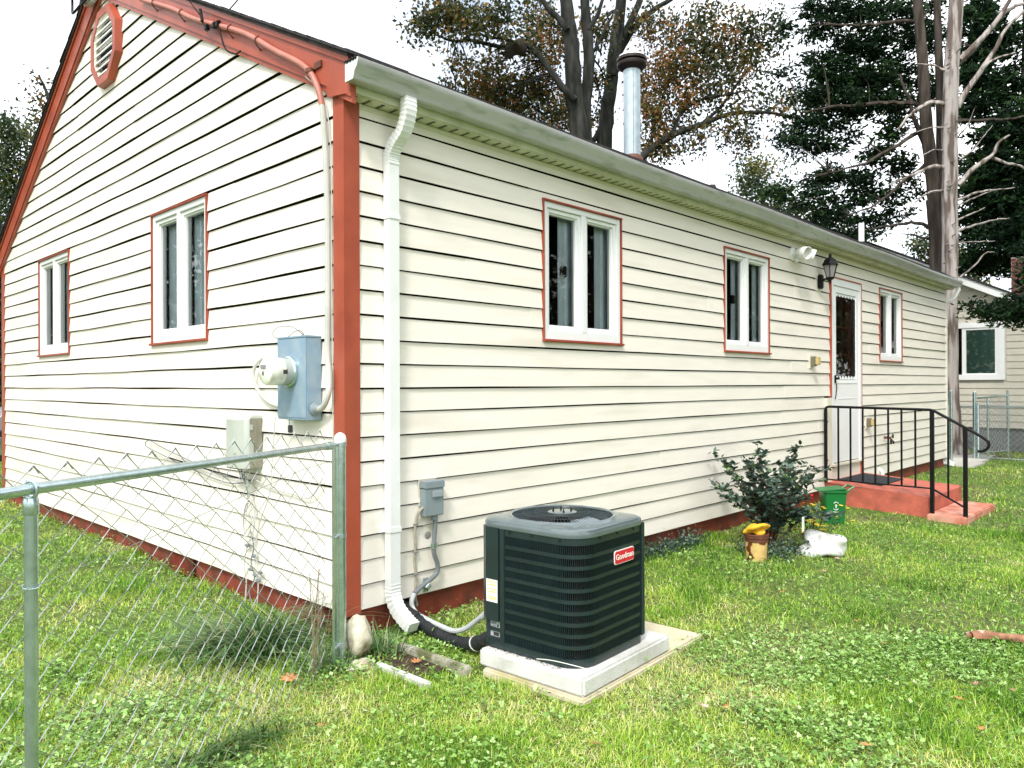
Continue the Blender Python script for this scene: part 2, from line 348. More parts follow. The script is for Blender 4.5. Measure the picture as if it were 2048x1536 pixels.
def prot(t): return .024 - .014 * t
def wav(u, k, g): return .0016 * math.sin(u * 1.3 + k * 2.1 + g * 3) + .0012 * math.sin(u * 3.7 + k * 5.3 + g)
def board_piece(mb, M, u0, u1, zb, za, zc, off, k, g, slope=None):
    # zb nominal butt line; piece spans za..zc ; slope=(ua_top,ub_top) for slanted ends
    n = max(1, int((u1 - u0) / .45)); secs = []
    for i in range(n + 1):
        t = i / n; ub = u0 + (u1 - u0) * t
        ut = ub if slope is None else slope[0] + (slope[1] - slope[0]) * t
        dz = wav(ub, k, g) * 1.9 if g else wav(ub, k, g) * .9
        ta = (za - zb) / EXP; tc_ = (zc - zb) / EXP
        pa = prot(ta) + off; pc = prot(tc_) + off; zA = za + dz; zC = zc + dz
        cv = min(.026, (zC - zA) * .35); ring = [M(ub, .0005, zA + cv), M(ub, pa - .004, zA + cv), M(ub, pa - .004, zA), M(ub, pa, zA), M(ut, pc, zC), M(ut, .0005, zC)]
        secs.append(ring)
    mb.sweep(secs)
def courses(M, u_lo, u_hi, openings, g, seams, slopes=None, top=TOPZ):
    k = 0
    while E0 + k * EXP < top - .02:
        zb = E0 + k * EXP; zt = min(zb + EXP - .0105, top)
        lo, hi = u_lo, u_hi; slope = None
        if slopes:
            lo_b, hi_b = slopes(zb); lo_t, hi_t = slopes(zt); lo_b, lo_t = max(lo_b, u_lo), max(lo_t, u_lo); hi_b, hi_t = min(hi_b, u_hi), min(hi_t, u_hi)
            if hi_t - lo_t < .03: break
            lo, hi = lo_b, hi_b
        cuts = sorted({lo, hi, *[u for o in openings for u in o[:2] if lo < u < hi], *[s for s in seams.get(k, []) if lo < s < hi]})
        runs = []; cur = []
        for a, b in zip(cuts, cuts[1:]):
            m = (a + b) / 2; za, zc = zb, zt
            for o in openings:
                if o[0] < m < o[1]:
                    if o[2] <= zb + .008 and o[3] >= zt - .008: za = zc = None; break
                    if o[2] > zb and o[2] < zt: zc = o[2]
                    elif o[3] > zb and o[3] < zt: za = o[3]
            brk = a in seams.get(k, [])
            if brk and cur: runs.append(cur); cur = []
            if za is None or zc - za < .006:
                if cur: runs.append(cur); cur = []
                continue
            cur.append((a, b, za, zc))
        if cur: runs.append(cur)
        for ri, r_ in enumerate(runs):
            mb = MB(); off = .0026 * ((ri + k) % 2) + rnd.uniform(0, .0006)
            for (a, b, za, zc) in r_:
                sl = None
                if slopes: sl = (lo_t if abs(a - lo) < 1e-6 else a, hi_t if abs(b - hi) < 1e-6 else b)
                a2 = a - (.012 if a in seams.get(k, []) and not sl else 0)
                board_piece(mb, M, a2, b, zb, za, zc, off, k, g, sl)
            o_ = obj('siding_board', mb, siding_m, house, smooth=20)
        k += 1
seL = {}
for k in range(0, 22, 2):
    s0 = rnd.uniform(1.2, 3.6); ss = [s0, s0 + 3.66, s0 + 7.3]
    if k == 18: ss = [1.62, 5.3, 8.9]
    if k == 14: ss = [.98, 4.3, 8.7]
    ss = [u for u in ss if not any(o[0] - .05 < u < o[1] + .05 for o in WIN_L + [DOOR])]
    seL[k] = ss; seL[k + 1] = list(ss)
seG = {}
for k in range(0, 34, 2):
    s0 = rnd.uniform(1.0, 3.5); ss = [s0, s0 + 3.4]
    if k == 24: ss = [3.3]
    ss = [u for u in ss if not any(o[0] - .05 < u < o[1] + .05 for o in WIN_G)]
    seG[k] = ss; seG[k + 1] = list(ss)
TR = .002
TRIMBOX = (7.28, 7.455, .10, 1.26)
opL = [(a + TR, b - TR, c - .012, d - TR) for a, b, c, d in WIN_L] + [(7.44, 8.57, .0, 2.87), (TRIMBOX[0], 7.45, 0, 1.27)]
opG = [(a + TR, b - TR, c - .012, d - TR) for a, b, c, d in WIN_G]
courses(ML, .083, LX - .0, opL, 0, seL)
def gslope(z):
    lo = (z - 3.456 + .30) / .503; hi = RIDGE_Y + (RIDGE_Z - .27 - z) / .586
    return (max(lo, .10) if z < 3.3 else lo, hi)
courses(MG, .085, WY - .10, opG, 1, seG, slopes=lambda z: ((z - 3.225) / .503 if z > 3.26 else .085, RIDGE_Y + (RIDGE_Z - .235 - z) / .586), top=5.26)
# frieze board under the soffit on the long wall
obj('frieze_strip', MB().box((.083, -.028, 3.13), (LX, -.0, 3.158)), cream_m, house)
# corner posts
def cpost(x0, x1, y0, y1, z0, z1, px_, py_, nm='corner_post'):
    mb = MB(); mb.box((x0, y0, z0), (x1, y1, z1), .004); return obj(nm, mb, red_m, house)
mb = MB(); mb.prism([(-.03, -.03, .065), (.082, -.03, .065), (.082, -.001, .065), (-.001, -.001, .065), (-.001, .084, .065), (-.03, .084, .065)], (0, 0, 3.165))
obj('corner_post', mb, red_m, house, smooth=0)
mb = MB(); mb.prism([(-.03, WY + .03, .065), (-.03, WY - .10, .065), (-.001, WY - .10, .065), (-.001, WY + .001, .065), (.08, WY + .001, .065), (.08, WY + .03, .065)], (0, 0, 3.17))
obj('corner_post', mb, red_m, house, smooth=0)
mb = MB().box((LX + .001, -.03, .09), (LX + .03, .10, 3.15)); obj('corner_post', mb, siding_m, house)
# rake boards: profile between top line -.035 and top -.25
def rake(side, t0, t1, x0, x1, nm='rake_board', m=red_m, yend=None):
    if side == 0: ya, yb = (-.145 if yend is None else yend), RIDGE_Y
    else: ya, yb = WY + .12, RIDGE_Y
    za, zb_ = roof_z(ya), roof_z(yb)
    mb = MB().prism([(x0, ya, za - t0), (x0, yb, zb_ - t0), (x0, yb, zb_ - t1), (x0, ya, za - t1)], (x1 - x0, 0, 0)); return obj(nm, mb, m, house, smooth=0)
for sdn in (0, 1):
    rake(sdn, .028, .25, -.060, -.02)
    rake(sdn, .250, .285, -.048, -.0205, 'rake_trim')
    rake(sdn, .022, .060, -.074, -.061, 'rake_trim')
# eave return at the corner
mb = MB().prism([(-.0615, .10, 3.19), (-.0615, -.14, 3.155), (-.0615, -.14, 3.375), (-.0615, .10, 3.45)], (.041, 0, 0)); obj('eave_return', mb, red_m, house, smooth=0)
# roof planes and shingle edges
mb = MB()
mb.prism([(-.09, -.16, roof_z(-.16)), (-.09, RIDGE_Y, RIDGE_Z), (-.09, WY + .15, roof_z(WY + .15)), (-.09, WY + .15, roof_z(WY + .15) - .022), (-.09, RIDGE_Y, RIDGE_Z - .022), (-.09, -.16, roof_z(-.16) - .022)], (LX + .2, 0, 0))
roof = obj('roof', mb, shingle_m, house, smooth=0)
mb0 = None
for sdn, (ya, yb, sl) in enumerate(((-.18, RIDGE_Y, .503), (WY + .15, RIDGE_Y, -.586))):
    n = 30; dy = (yb - ya) / n
    for i in range(n):
        y0 = ya + dy * i; y1 = ya + dy * (i + 1.25); y1 = min(y1, yb) if dy > 0 else max(y1, yb)
        j = rnd.uniform(-.006, .006); t = .010 + rnd.uniform(0, .004)
        mb = MB().prism([(-.105 + j, y0, roof_z(y0) + t + .008), (-.105 + j, y1, roof_z(y1) + .002), (-.105 + j, y1, roof_z(y1) + .0005), (-.105 + j, y0, roof_z(y0) + .0005)], (.45, 0, 0))
        obj('shingle', mb, shingle_m, roof, smooth=0)
mb = MB()
for i in range(1, 30):
    y0 = -.18 + (RIDGE_Y + .18) / 30 * i; mb.prism([(.34, y0, roof_z(y0) + .018), (.34, y0 + .17, roof_z(y0 + .17) + .002), (.34, y0 + .17, roof_z(y0 + .17) + .0005), (.34, y0, roof_z(y0) + .0005)], (LX - .3, 0, 0))
obj('shingle_courses', mb, shingle_m, roof, smooth=0, kind='stuff')
# soffit
sof = MB(); n = 130; x0 = -.02
obj('fascia', MB().box((-.018, -.139, 3.165), (LX + .09, -.125, 3.36)), soffit_m, house)
for i in range(43):
    a = -.018 + i * (LX + .10) / 43; b = a + (LX + .10) / 43 - .004; mb = MB()
    secs = []; nn = 6
    for q in range(nn + 1):
        u = a + (b - a) * q / nn; dz = 0 if q % 2 == 0 else .004
        secs.append([(u, -.124, 3.160 + dz), (u, -.0, 3.160 + dz), (u, -.0, 3.166 + dz), (u, -.124, 3.166 + dz)])
    mb.sweep(secs)
    for q in range(nn):
        if q % 2 == 0:
            for r_ in range(5):
                uu = a + (b - a) * (q + .5) / nn; yy = -.02 - r_ * .02
                mb.mi = 1; mb.box((uu - .012, yy - .005, 3.1588), (uu + .012, yy + .003, 3.1618)); mb.mi = 0
    obj('soffit_panel', mb, [soffit_m, dark_m], house, smooth=0)
# gutter: K profile swept along x
gp = [(-.142, 3.315), (-.142, 3.205), (-.215, 3.205), (-.222, 3.212), (-.232, 3.245), (-.258, 3.275), (-.268, 3.300), (-.268, 3.318), (-.258, 3.318), (-.258, 3.303), (-.248, 3.278), (-.224, 3.25), (-.212, 3.217), (-.150, 3.212), (-.150, 3.315)]
secs = []
for i in range(41):
    x = -.09 + (LX + .25) * i / 40; sag = .006 * math.sin(i * .5) - .012 * (i / 40)
    secs.append([(x, y, z + sag) for y, z in gp])
gut = obj('gutter', MB().sweep(secs), gutter_m, house, smooth=25)
mb = MB().prism([(-.0905, y, z) for y, z in gp[:9]], (-.003, 0, 0)); obj('end_cap', mb, white_m, gut, smooth=0)
mb = MB().prism([(LX + .162, y, z - .012) for y, z in gp[:9]], (.003, 0, 0)); obj('end_cap', mb, white_m, gut, smooth=0)
mb = MB()
for i in range(14): x = .1 + i * .95; mb.box((x, -.262, 3.300), (x + .02, -.145, 3.306))
obj('gutter_hanger', mb, white_m, gut)
mb = MB().tube([(-.095 - .002 * math.sin(i * 2.5), -.145 - i * .010, 3.316 + .006 * math.sin(i * 2.1)) for i in range(12)], .007, 6); obj('debris', mb, dark_m, gut)
# downspouts
def rect_ring(c, hx, hd, T, n_ribs=0):
    T = Vector(T).normalized(); ux = Vector((1, 0, 0)); d = T.cross(ux).normalized()
    pts = []
    prof = [(-1, -1), (-.5, -1), (-.42, -.86), (-.3, -1), (.3, -1), (.42, -.86), (.5, -1), (1, -1), (1, 1), (0, 1), (-1, 1)]
    for a, b in prof: pts.append(tuple(Vector(c) + ux * hx * a + d * hd * b))
    return pts
def spoutpath(mb, path, hx, hd, corr=None):
    P_ = [Vector(p) for p in path]; secs = []
    for i, p in enumerate(P_):
        T = (P_[min(i + 1, len(P_) - 1)] - P_[max(0, i - 1)])
        s_ = 1 - (.085 if (corr and i % 2) else 0); secs.append(rect_ring(p, hx * s_, hd * s_, T))
    mb.sweep(secs)
def arc_path(pts, n):     # smooth catmull
    out = []; P_ = [Vector(p) for p in pts]; P_ = [2 * P_[0] - P_[1]] + P_ + [2 * P_[-1] - P_[-2]]
    for i in range(1, len(P_) - 2):
        for k in range(n):
            t = k / n; a, b, c, d = P_[i - 1:i + 3]
            out.append(.5 * ((2 * b) + (-a + c) * t + (2 * a - 5 * b + 4 * c - d) * t * t + (-a + 3 * b - 3 * c + d) * t ** 3))
    out.append(P_[-2]); return out
ds = obj('downspout', (lambda mb: (spoutpath(mb, [(.302, -.055, 2.86), (.302, -.055, 1.5), (.302, -.055, .17)], .038, .030), mb)[1])(MB()), spout_m, house, smooth=25)
mb = MB(); spoutpath(mb, arc_path([(.320, -.205, 3.206), (.320, -.205, 3.12), (.316, -.165, 3.02), (.307, -.095, 2.95), (.302, -.056, 2.88), (.302, -.056, 2.82)], 7), .040, .034, True); obj('elbow', mb, spout_m, ds, smooth=20)
mb = MB(); spoutpath(mb, arc_path([(.302, -.055, .21), (.302, -.058, .14), (.305, -.10, .06), (.312, -.18, .0), (.320, -.235, -.03)], 6), .040, .034, True); obj('elbow', mb, spout_m, ds, smooth=20)
mb = MB().box((.29, -.2375, -.055), (.37, -.2365, -.01)); 
for z in (2.50, .55):
    mb = MB().box((.258, -.090, z - .016), (.346, -.0865, z + .016)); mb.box((.258, -.0865, z - .016), (.2615, -.03, z + .016)); mb.box((.3425, -.0865, z - .016), (.346, -.03, z + .016)); mb.box((.215, -.033, z - .016), (.258, -.028, z + .016))
    obj('strap', mb, white_m, ds)
ds2 = obj('downspout', (lambda mb: (spoutpath(mb, [(13.03, .02, 2.86), (13.03, .02, 1.5), (13.03, .02, .10)], .036, .040), mb)[1])(MB()), spout_m, house, smooth=25)
mb = MB(); spoutpath(mb, arc_path([(13.06, -.19, 3.20), (13.06, -.19, 3.13), (13.05, -.12, 3.0), (13.03, 0.01, 2.93), (13.03, .02, 2.84)], 7), .038, .034, True); obj('elbow', mb, spout_m, ds2, smooth=20)
mb = MB(); spoutpath(mb, arc_path([(13.03, .02, .14), (13.03, .02, .06), (13.05, -.05, -.02), (13.08, -.13, -.05)], 6), .038, .036, True); obj('elbow', mb, spout_m, ds2, smooth=20)
for z in (2.3, .45): obj('strap', MB().box((12.96, -.025, z - .015), (13.07, -.021, z + .015)), white_m, ds2)

# windows
def window(M, u0, u1, z0, z1, lab=None):
    g = .002
    kv = (u0 - CAM.x) / -CAM.y if M is ML else (u0 - CAM.y) / -CAM.x
    def b(mb, a0, a1, v0, v1, c0, c1, bev=0): return mb.box(M(a0, v0, c0), M(a1, v1, c1), bev)
    fr = MB(); W = u1 - u0; mid = (u0 + u1) / 2
    b(fr, u0 + .022, u0 + .066, -.062, .020, z0 + .0005, z1 - .0165, .003); b(fr, u1 - .066, u1 - .022, -.062, .020, z0 + .0005, z1 - .0165, .003)
    b(fr, u0 + .066, u1 - .066, -.062, .020, z1 - .062, z1 - .0165, .003); b(fr, u0 + .066, u1 - .066, -.062, .020, z0 + .0005, z0 + .070, .003)
    b(fr, mid - .028, mid + .028, -.062, .022, z0 + .070, z1 - .062, .003)
    w_ = obj('window', fr, white_m, house, smooth=25, label=lab)
    tr = MB(); b(tr, u0 + .006, u0 + .020, -.01, .034, z0, z1, .003); b(tr, u1 - .020, u1 - .006, -.01, .034, z0, z1, .003)
    b(tr, u0 + .002, u1 - .002, -.01, .038, z1 - .016, z1 - .0005, .003)
    obj('trim', tr, red_m, w_, smooth=25)
    obj('sill', b(MB(), u0 - .004, u1 + .004, -.01, .050, z0 - .020, z0 - .001, .004), red_m, w_, smooth=25)
    for a, c in ((u0 + .068, mid - .030), (mid + .030, u1 - .068)):
        s_ = MB(); zz0, zz1 = z0 + .072, z1 - .064
        for (p0, p1, q0, q1) in ((a, a + .034, zz0, zz1), (c - .034, c, zz0, zz1), (a + .034, c - .034, zz1 - .03, zz1), (a + .034, c - .034, zz0, zz0 + .032)): b(s_, p0, p1, -.055, .004, q0, q1, .003)
        for (p0, p1, q0, q1) in ((a + .034, a + .046, zz0 + .032, zz1 - .03), (c - .046, c - .034, zz0 + .032, zz1 - .03), (a + .046, c - .046, zz1 - .042, zz1 - .03), (a + .046, c - .046, zz0 + .032, zz0 + .044)): b(s_, p0, p1, -.05, -.012, q0, q1)
        obj('sash', s_, white_m, w_, smooth=25)
        pa = MB().add([M(a + .044, -.030, zz0 + .04), M(c - .044, -.030, zz0 + .04), M(c - .044, -.030, zz1 - .04), M(a + .044, -.030, zz1 - .04)], [(0, 1, 2, 3) if M is ML else (3, 2, 1, 0)])
        obj('pane', pa, glass_m, w_, smooth=0, fix=False)
        cu = MB(); n = 22; secs = []; cw = (c - a)
        for i in range(n + 1):
            u = a + .075 * kv + cw * ((.42 if M is ML else .16) + (.62 if M is ML else .50) * i / n); v = -.105 + .012 * math.sin(i * 1.55) - .007 * math.sin(i * .7)
            secs.append([M(u, v, z0 - .02), M(u, v + .003, z0 - .02), M(u, v + .003, z1 + .02), M(u, v, z1 + .02)])
        cu.sweep(secs); obj('curtain', cu, curtain_m, w_, smooth=60)
    la = MB(); b(la, mid + .03 + .06 if M is ML else mid + .10, mid + .03 + .10 if M is ML else mid + .14, -.12, -.06, (z0 + z1) / 2 - .05, (z0 + z1) / 2 + .05, .004)
    if M is ML: la = MB(); b(la, mid - .16, mid - .11, -.13, -.07, (z0 + z1) / 2 - .02, (z0 + z1) / 2 + .07, .004)
    obj('latch', la, dark_m, w_)
    # reveal box around the opening so that no sheathing edge shows
    rv = MB(); b(rv, u0 + .012, u0 + .021, -.085, -.011, z0 + .012, z1 - .012); b(rv, u1 - .021, u1 - .012, -.085, -.011, z0 + .012, z1 - .012)
    obj('reveal', rv, white_m, w_, smooth=0)
    return w_
window(ML, *WIN_L[0], 'casement window nearest the air conditioner on the long wall')
window(ML, *WIN_L[1], 'middle casement window of the long wall, left of the door lamps')
window(ML, *WIN_L[2], 'small casement window right of the white storm door')
window(MG, *WIN_G[0], 'larger-looking casement window above the electric meter side of the gable wall')
window(MG, *WIN_G[1], 'casement window near the far corner of the gable wall')

# door
u0, u1, z0, z1 = DOOR
dr = MB(); dr.box((u0, -.040, .36), (u0 + .07, .10, z1)); dr.box((u1 - .07, -.040, .36), (u1, .10, z1)); dr.box((u0 + .07, -.040, z1 - .09), (u1 - .07, .10, z1))
door = obj('storm_door', dr, white_m, house, smooth=0, label='white storm door with scalloped window edge and black latch')
obj('trim', MB().box((u0 - .018, -.045, 1.27), (u0 - .001, .0, z1 + .018)).box((u1 + .001, -.045, .10), (u1 + .014, .0, z1 + .018)).box((u0, -.045, z1 + .001), (u1, .0, z1 + .018)), red_m, door, smooth=0)
a, b_ = u0 + .075, u1 - .075
pn = MB(); pn.box((a, -.030, .40), (b_, .005, 1.50)); pn.box((a, -.030, 1.50), (a + .10, .005, z1 - .095)); pn.box((b_ - .10, -.030, 1.50), (b_, .005, z1 - .095)); pn.box((a + .10, -.030, 2.66), (b_ - .10, .005, z1 - .095))
pn.box((a + .08, -.036, 1.45), (b_ - .08, -.0301, 1.465)); pn.box((a + .16, -.034, 1.24), (b_ - .16, -.0301, 1.25))
obj('door_panel', pn, white_m, door, smooth=0)
sc = MB()
n = 7; wdt = (b_ - a - .20) / n
for i in range(n):
    cx = a + .10 + wdt * (i + .5)
    for (zc, sg) in ((2.655, -1), (1.505, 1)):
        sc.add([(cx + wdt / 2 * math.cos(t * math.pi / 6), -.022, zc + sg * .045 * math.sin(t * math.pi / 6)) for t in range(7)], [tuple(range(7))])
for i in range(14):
    zc = 1.52 + (2.64 - 1.52) / 14 * (i + .5)
    for (xc, sg) in ((a + .10, 1), (b_ - .10, -1)):
        sc.add([(xc + sg * .022 * math.sin(t * math.pi / 6), -.0225, zc + .04 * math.cos(t * math.pi / 6)) for t in range(7)], [tuple(range(7))])
obj('scalloped_edge', sc, white_m, door, smooth=0, fix=False)
obj('pane', MB().add([(a + .09, -.015, 1.49), (b_ - .09, -.015, 1.49), (b_ - .09, -.015, 2.67), (a + .09, -.015, 2.67)], [(0, 1, 2, 3)]), glass_m, door, smooth=0, fix=False)
idr = MB(); idr.box((a, .07, .36), (a + .12, .11, z1)); idr.box((b_ - .14, .07, .36), (b_, .11, z1)); idr.box((a + .12, .07, .36), (b_ - .14, .11, 1.45)); idr.box((a + .12, .07, 2.6), (b_ - .14, .11, z1))
for z in (1.83, 2.21): idr.box((a + .12, .075, z), (b_ - .14, .105, z + .03))
idr.box(((a + b_) / 2 - .10, .075, 1.45), ((a + b_) / 2 - .075, .105, 2.6)); idr.box(((a + b_) / 2 + .12, .075, 1.45), ((a + b_) / 2 + .145, .105, 2.6))
obj('inner_door', idr, reddoor_m, door, smooth=0)
secs = []
for i in range(15):
    u = b_ + .17 + .20 * i / 14; v = .16 + .02 * math.sin(i * 1.5); secs.append([(u, v, 1.3), (u, v + .003, 1.3), (u, v + .003, 2.7), (u, v, 2.7)])
obj('curtain', MB().sweep(secs), curtain_m, door, smooth=60)
obj('handle', MB().box((a + .035, -.045, 1.455), (a + .075, -.031, 1.56), .003).box((a + .02, -.085, 1.50), (a + .09, -.045, 1.53), .006).tube([(a + .06, -.05, 1.45), (a + .05, -.055, 1.38), (a + .03, -.055, 1.30), (a + .015, -.05, 1.24)], .006, 6), black_m, door)
obj('kick_panel', MB().box((u0 + .0, -.02, .10), (u1, .10, .355)).box((u0, -.055, .356), (u1, .0, .385)), cream_m, door, smooth=0)
obj('door_post', MB().box((TRIMBOX[0], -.050, .05), (TRIMBOX[1] - .02, -.001, 1.26), .004), cream_m, house)

# gable vent (octagon)
vent = obj('gable_vent', (lambda: (lambda mb: mb)(MB()))().add([], []), red_m, house) if False else None
vc = (3.93, 4.70); ro, ri = .40, .31
def octp(r_, x, sx=1.0):
    return [(x, vc[0] + r_ * .93 * math.cos(R(22.5 + 45 * k)), vc[1] + r_ * math.sin(R(22.5 + 45 * k))) for k in range(8)]
A, B_, C_, D_ = octp(ro, -.02), octp(ro - .015, -.085), octp(ri, -.085), octp(ri, -.02)
mb = MB(); mb.add(A + B_ + C_ + D_, [(r_ * 8 + k, r_ * 8 + (k + 1) % 8, ((r_ + 1) % 4) * 8 + (k + 1) % 8, ((r_ + 1) % 4) * 8 + k) for r_ in range(4) for k in range(8)])
vent = obj('gable_vent', mb, red_m, house, smooth=0)
mb = MB(); E_, F_ = octp(ri + .002, -.075), octp(ri - .03, -.05)
mb.add(E_ + F_ + octp(ri - .03, -.02) + octp(ri + .002, -.02), [(r_ * 8 + k, r_ * 8 + (k + 1) % 8, ((r_ + 1) % 4) * 8 + (k + 1) % 8, ((r_ + 1) % 4) * 8 + k) for r_ in range(4) for k in range(8)])
obj('frame', mb, cream_m, vent, smooth=0)
obj('backing', MB().add(octp(ri, -.022), [tuple(range(8))]), dark_m, vent, smooth=0)
for i in range(8):
    zz = vc[1] - .245 + i * .069; hw = .93 * ri * (.924 if abs(zz - vc[1]) < .12 else .924 - (abs(zz - vc[1]) - .12) * 2.5) - .02
    hw = max(hw, .09)
    obj('slat', MB().prism([(-.080, vc[0] - hw, zz - .020), (-.076, vc[0] - hw, zz - .022), (-.040, vc[0] - hw, zz + .012), (-.042, vc[0] - hw, zz + .014), (-.080, vc[0] - hw, zz - .008)], (0, 2 * hw, 0)), white_m, vent, smooth=0)

# roof pipes
def pipe(x, y, r_, ztop, m, nm, capm=None, cap=None):
    zb = roof_z(y) - .02
    p = obj(nm, MB().lathe([(r_, zb - .1), (r_, ztop)], (x, y, 0), n=28), m, house)
    obj('flashing', MB().lathe([(r_ * 1.35, zb - .03), (r_ * 1.25, zb + .03), (r_ * 1.02, zb + .06)], (x, y, 0), n=24), capm or shingle_m, p)
    return p
fl = pipe(4.44, 1.0, .095, 5.02, mat('flue_galvanized', (.44, .52, .57), .4, metal=.35, var=.12, vscale=14), 'flue_pipe', rustd_m)
obj('cap', MB().lathe([(.10, 4.95), (.155, 4.985), (.165, 5.00), (.165, 5.03), (.13, 5.035), (.13, 5.05), (.165, 5.055), (.165, 5.085), (.15, 5.09), (.10, 5.085)], (4.44, 1.0, 0), n=32), mat('sooty_metal', (.03, .018, .018), .5, metal=.3), fl)
obj('cap_top', MB().lathe([(.15, 5.0905), (.145, 5.11), (.10, 5.125), (.02, 5.13)], (4.44, 1.0, 0), n=32), white_m, fl)
obj('seam', MB().box((4.44 - .0985, 1.0 - .004, 4.0), (4.44 - .094, 1.004, 4.96)), gcond_m, fl) if False else obj('seam', MB().tube([(4.44 - .07, 1.0 - .066, 4.0), (4.44 - .07, 1.0 - .066, 4.95)], .003, 5), gcond_m, fl)
pipe(6.2, 1.0, .055, 4.60, white_m, 'vent_stack'); pipe(11.6, 1.0, .05, 4.33, white_m, 'vent_stack')

# brown cracks in the siding (wear)
mb = MB()
for (x0, z, ln) in ((1.30, 1.4335, .42), (2.05, 1.135, .30), (1.68, 1.735, .14), (.60, .2365, .13), (3.3, .985, .12)):
    for i in range(6):
        a = x0 + ln * i / 6; mb.box((a, -.0215, z + rnd.uniform(-.0005, .002)), (a + ln / 6 - rnd.uniform(0, .02), -.0205, z + .004 + rnd.uniform(0, .002)))
obj('crack', mb, stain_m, house, smooth=0)

# ------------------------------------------------------------------ things on the walls
# electric meter
me_ = thing('electric_meter', (-.02, .40, 1.235), 'blue-grey electric meter box with round glass dial on the gable wall beside the corner post', 'electric meter')
y0, y1, z0, z1, X0, X1 = .23, .58, 1.235, 1.745, -.125, -.022
obj('enclosure', MB().box((X0, y0, z0), (X1, y1, z1), .003), meter_m, me_, smooth=25)
obj('lid', MB().box((X0 - .006, y0 - .004, z1 + .0005), (X1, y1 + .004, z1 + .012), .002).box((X0 - .0045, y0 + .004, z0 + .015), (X0 - .0005, y1 - .004, z1 - .003), .001), meter_m, me_, smooth=25)
cy, cz = .42, 1.535
obj('socket_ring', MB().lathe([(.098, X0 - .005), (.098, X0 - .022), (.088, X0 - .030), (.080, X0 - .030)], (0, cy, cz), 'X', 32), galv_m, me_)
obj('base_drum', MB().lathe([(.084, X0 - .030), (.084, X0 - .075)], (0, cy, cz), 'X', 32), mat('grey_drum', (.40, .42, .40), .5), me_)
obj('glass_dome', MB().lathe([(.086, X0 - .0755), (.086, X0 - .150), (.080, X0 - .172), (.066, X0 - .182), (.002, X0 - .186)], (0, cy, cz), 'X', 32), mat('clouded_glass', (.80, .80, .72), .18, spec=.7, var=.12, vscale=20, color2=(.60, .60, .50), c2scale=14), me_)
fx = X0 - .1865
dl = MB().box((fx - .003, cy - .030, cz + .018), (fx, cy + .030, cz + .040)); obj('display', dl, inkg_m, me_)
mb = place(text_mesh('8', .035), (fx - .002, cy, cz - .012), (0, -1, 0), (0, 0, 1)); obj('marking', mb, ink_m, me_, smooth=0)
obj('side_label', MB().box((X0 - .115, cy - .030 - .0, cz - .0), (X0 - .090, cy, cz + .001)), ink_m, me_) if False else obj('side_label', MB().add([(X0 - .10 + dx, cy - .0868 * math.cos(t), cz - .006 + .0868 * math.sin(t)) for dx in (0, .03) for t in (-.1, .1, .25)], [(0, 1, 4, 3), (1, 2, 5, 4)]), ink_m, me_, smooth=0, fix=False)
obj('hasp', MB().box((X0 - .014, cy - .01, z0 - .006), (X0 + .006, cy + .01, z0 + .012), .002), galv_m, me_)
obj('hub', MB().lathe([(.028, y0 - .001), (.040, y0 - .008), (.040, y0 - .022), (.028, y0 - .030), (.028, y0 - .050), (.020, y0 - .056)], (-.075, 0, 1.305), 'Y', 20), grey_m, me_)
pl = thing('padlock', (X0 - .006, cy, z0 - .06), 'small dark padlock hanging under the blue-grey meter box', 'padlock')
obj('shackle', MB().tube([(X0 - .004, cy + .013, z0 - .035), (X0 - .004, cy + .013, z0 - .008), (X0 - .004, cy + .008, z0 + .001), (X0 - .004, cy - .008, z0 + .001), (X0 - .004, cy - .013, z0 - .008), (X0 - .004, cy - .013, z0 - .035)], .003, 6), galv_m, pl)
obj('body', MB().box((X0 - .013, cy - .018, z0 - .082), (X0 + .004, cy + .018, z0 - .034), .003), ink_m, pl)
# wire loop above the meter
obj('wire_loop', MB().tube(arc_path([(-.03, .42, 1.76), (-.035, .46, 1.79), (-.04, .56, 1.83), (-.05, .70, 1.835), (-.05, .78, 1.80), (-.05, .74, 1.765), (-.045, .62, 1.76), (-.04, .50, 1.80), (-.03, .44, 1.79), (-.03, .42, 1.75)], 5), .0018, 5), black_m, loc=(-.03, .5, 1.76), label='thin wire loop sticking out of the siding above the meter box', cat='wire')
# conduit from rake to meter
cpath = arc_path([(-.085, 2.97, 4.795), (-.085, 2.34, 4.50), (-.085, 1.90, 4.265), (-.085, 1.54, 4.10), (-.085, 1.08, 3.885), (-.085, .67, 3.64), (-.085, .34, 3.45), (-.08, .20, 3.31), (-.06, .145, 3.10), (-.045, .125, 2.57), (-.045, .12, 2.0), (-.050, .12, 1.66), (-.060, .085, 1.50), (-.075, .075, 1.40), (-.078, .12, 1.325), (-.075, .175, 1.305)], 6)
sp = 47
sc_ = thing('service_cable', (-.06, .2, 1.3), 'thick service cable clipped along the pink rake board and running down beside the corner post', 'cable')
obj('painted_length', MB().tube(cpath[:sp + 1], .019, 10), conduit_m, sc_)
obj('bare_length', MB().tube(cpath[sp:], .0185, 10), cond2_m, sc_)
for (y, z) in ((2.66, 4.655), (2.12, 4.385), (1.30, 3.99), (.90, 3.78)):
    obj('clamp', MB().tube([(-.085, y - .012, z + .030), (-.108, y - .004, z + .008), (-.108, y + .004, z - .012), (-.085, y + .010, z - .035), (-.066, y + .012, z - .048)], .0045, 5).lathe([(.008, -.066), (.008, -.060)], (0, y + .012, z - .052), 'X', 10), rustd_m, sc_)
obj('clamp', MB().lathe([(.027, -.012), (.027, .012)], (-.085, .25, 3.385), 'Z', 14).box((-.072, .15, 3.39), (-.062, .23, 3.43)), rustd_m, sc_)
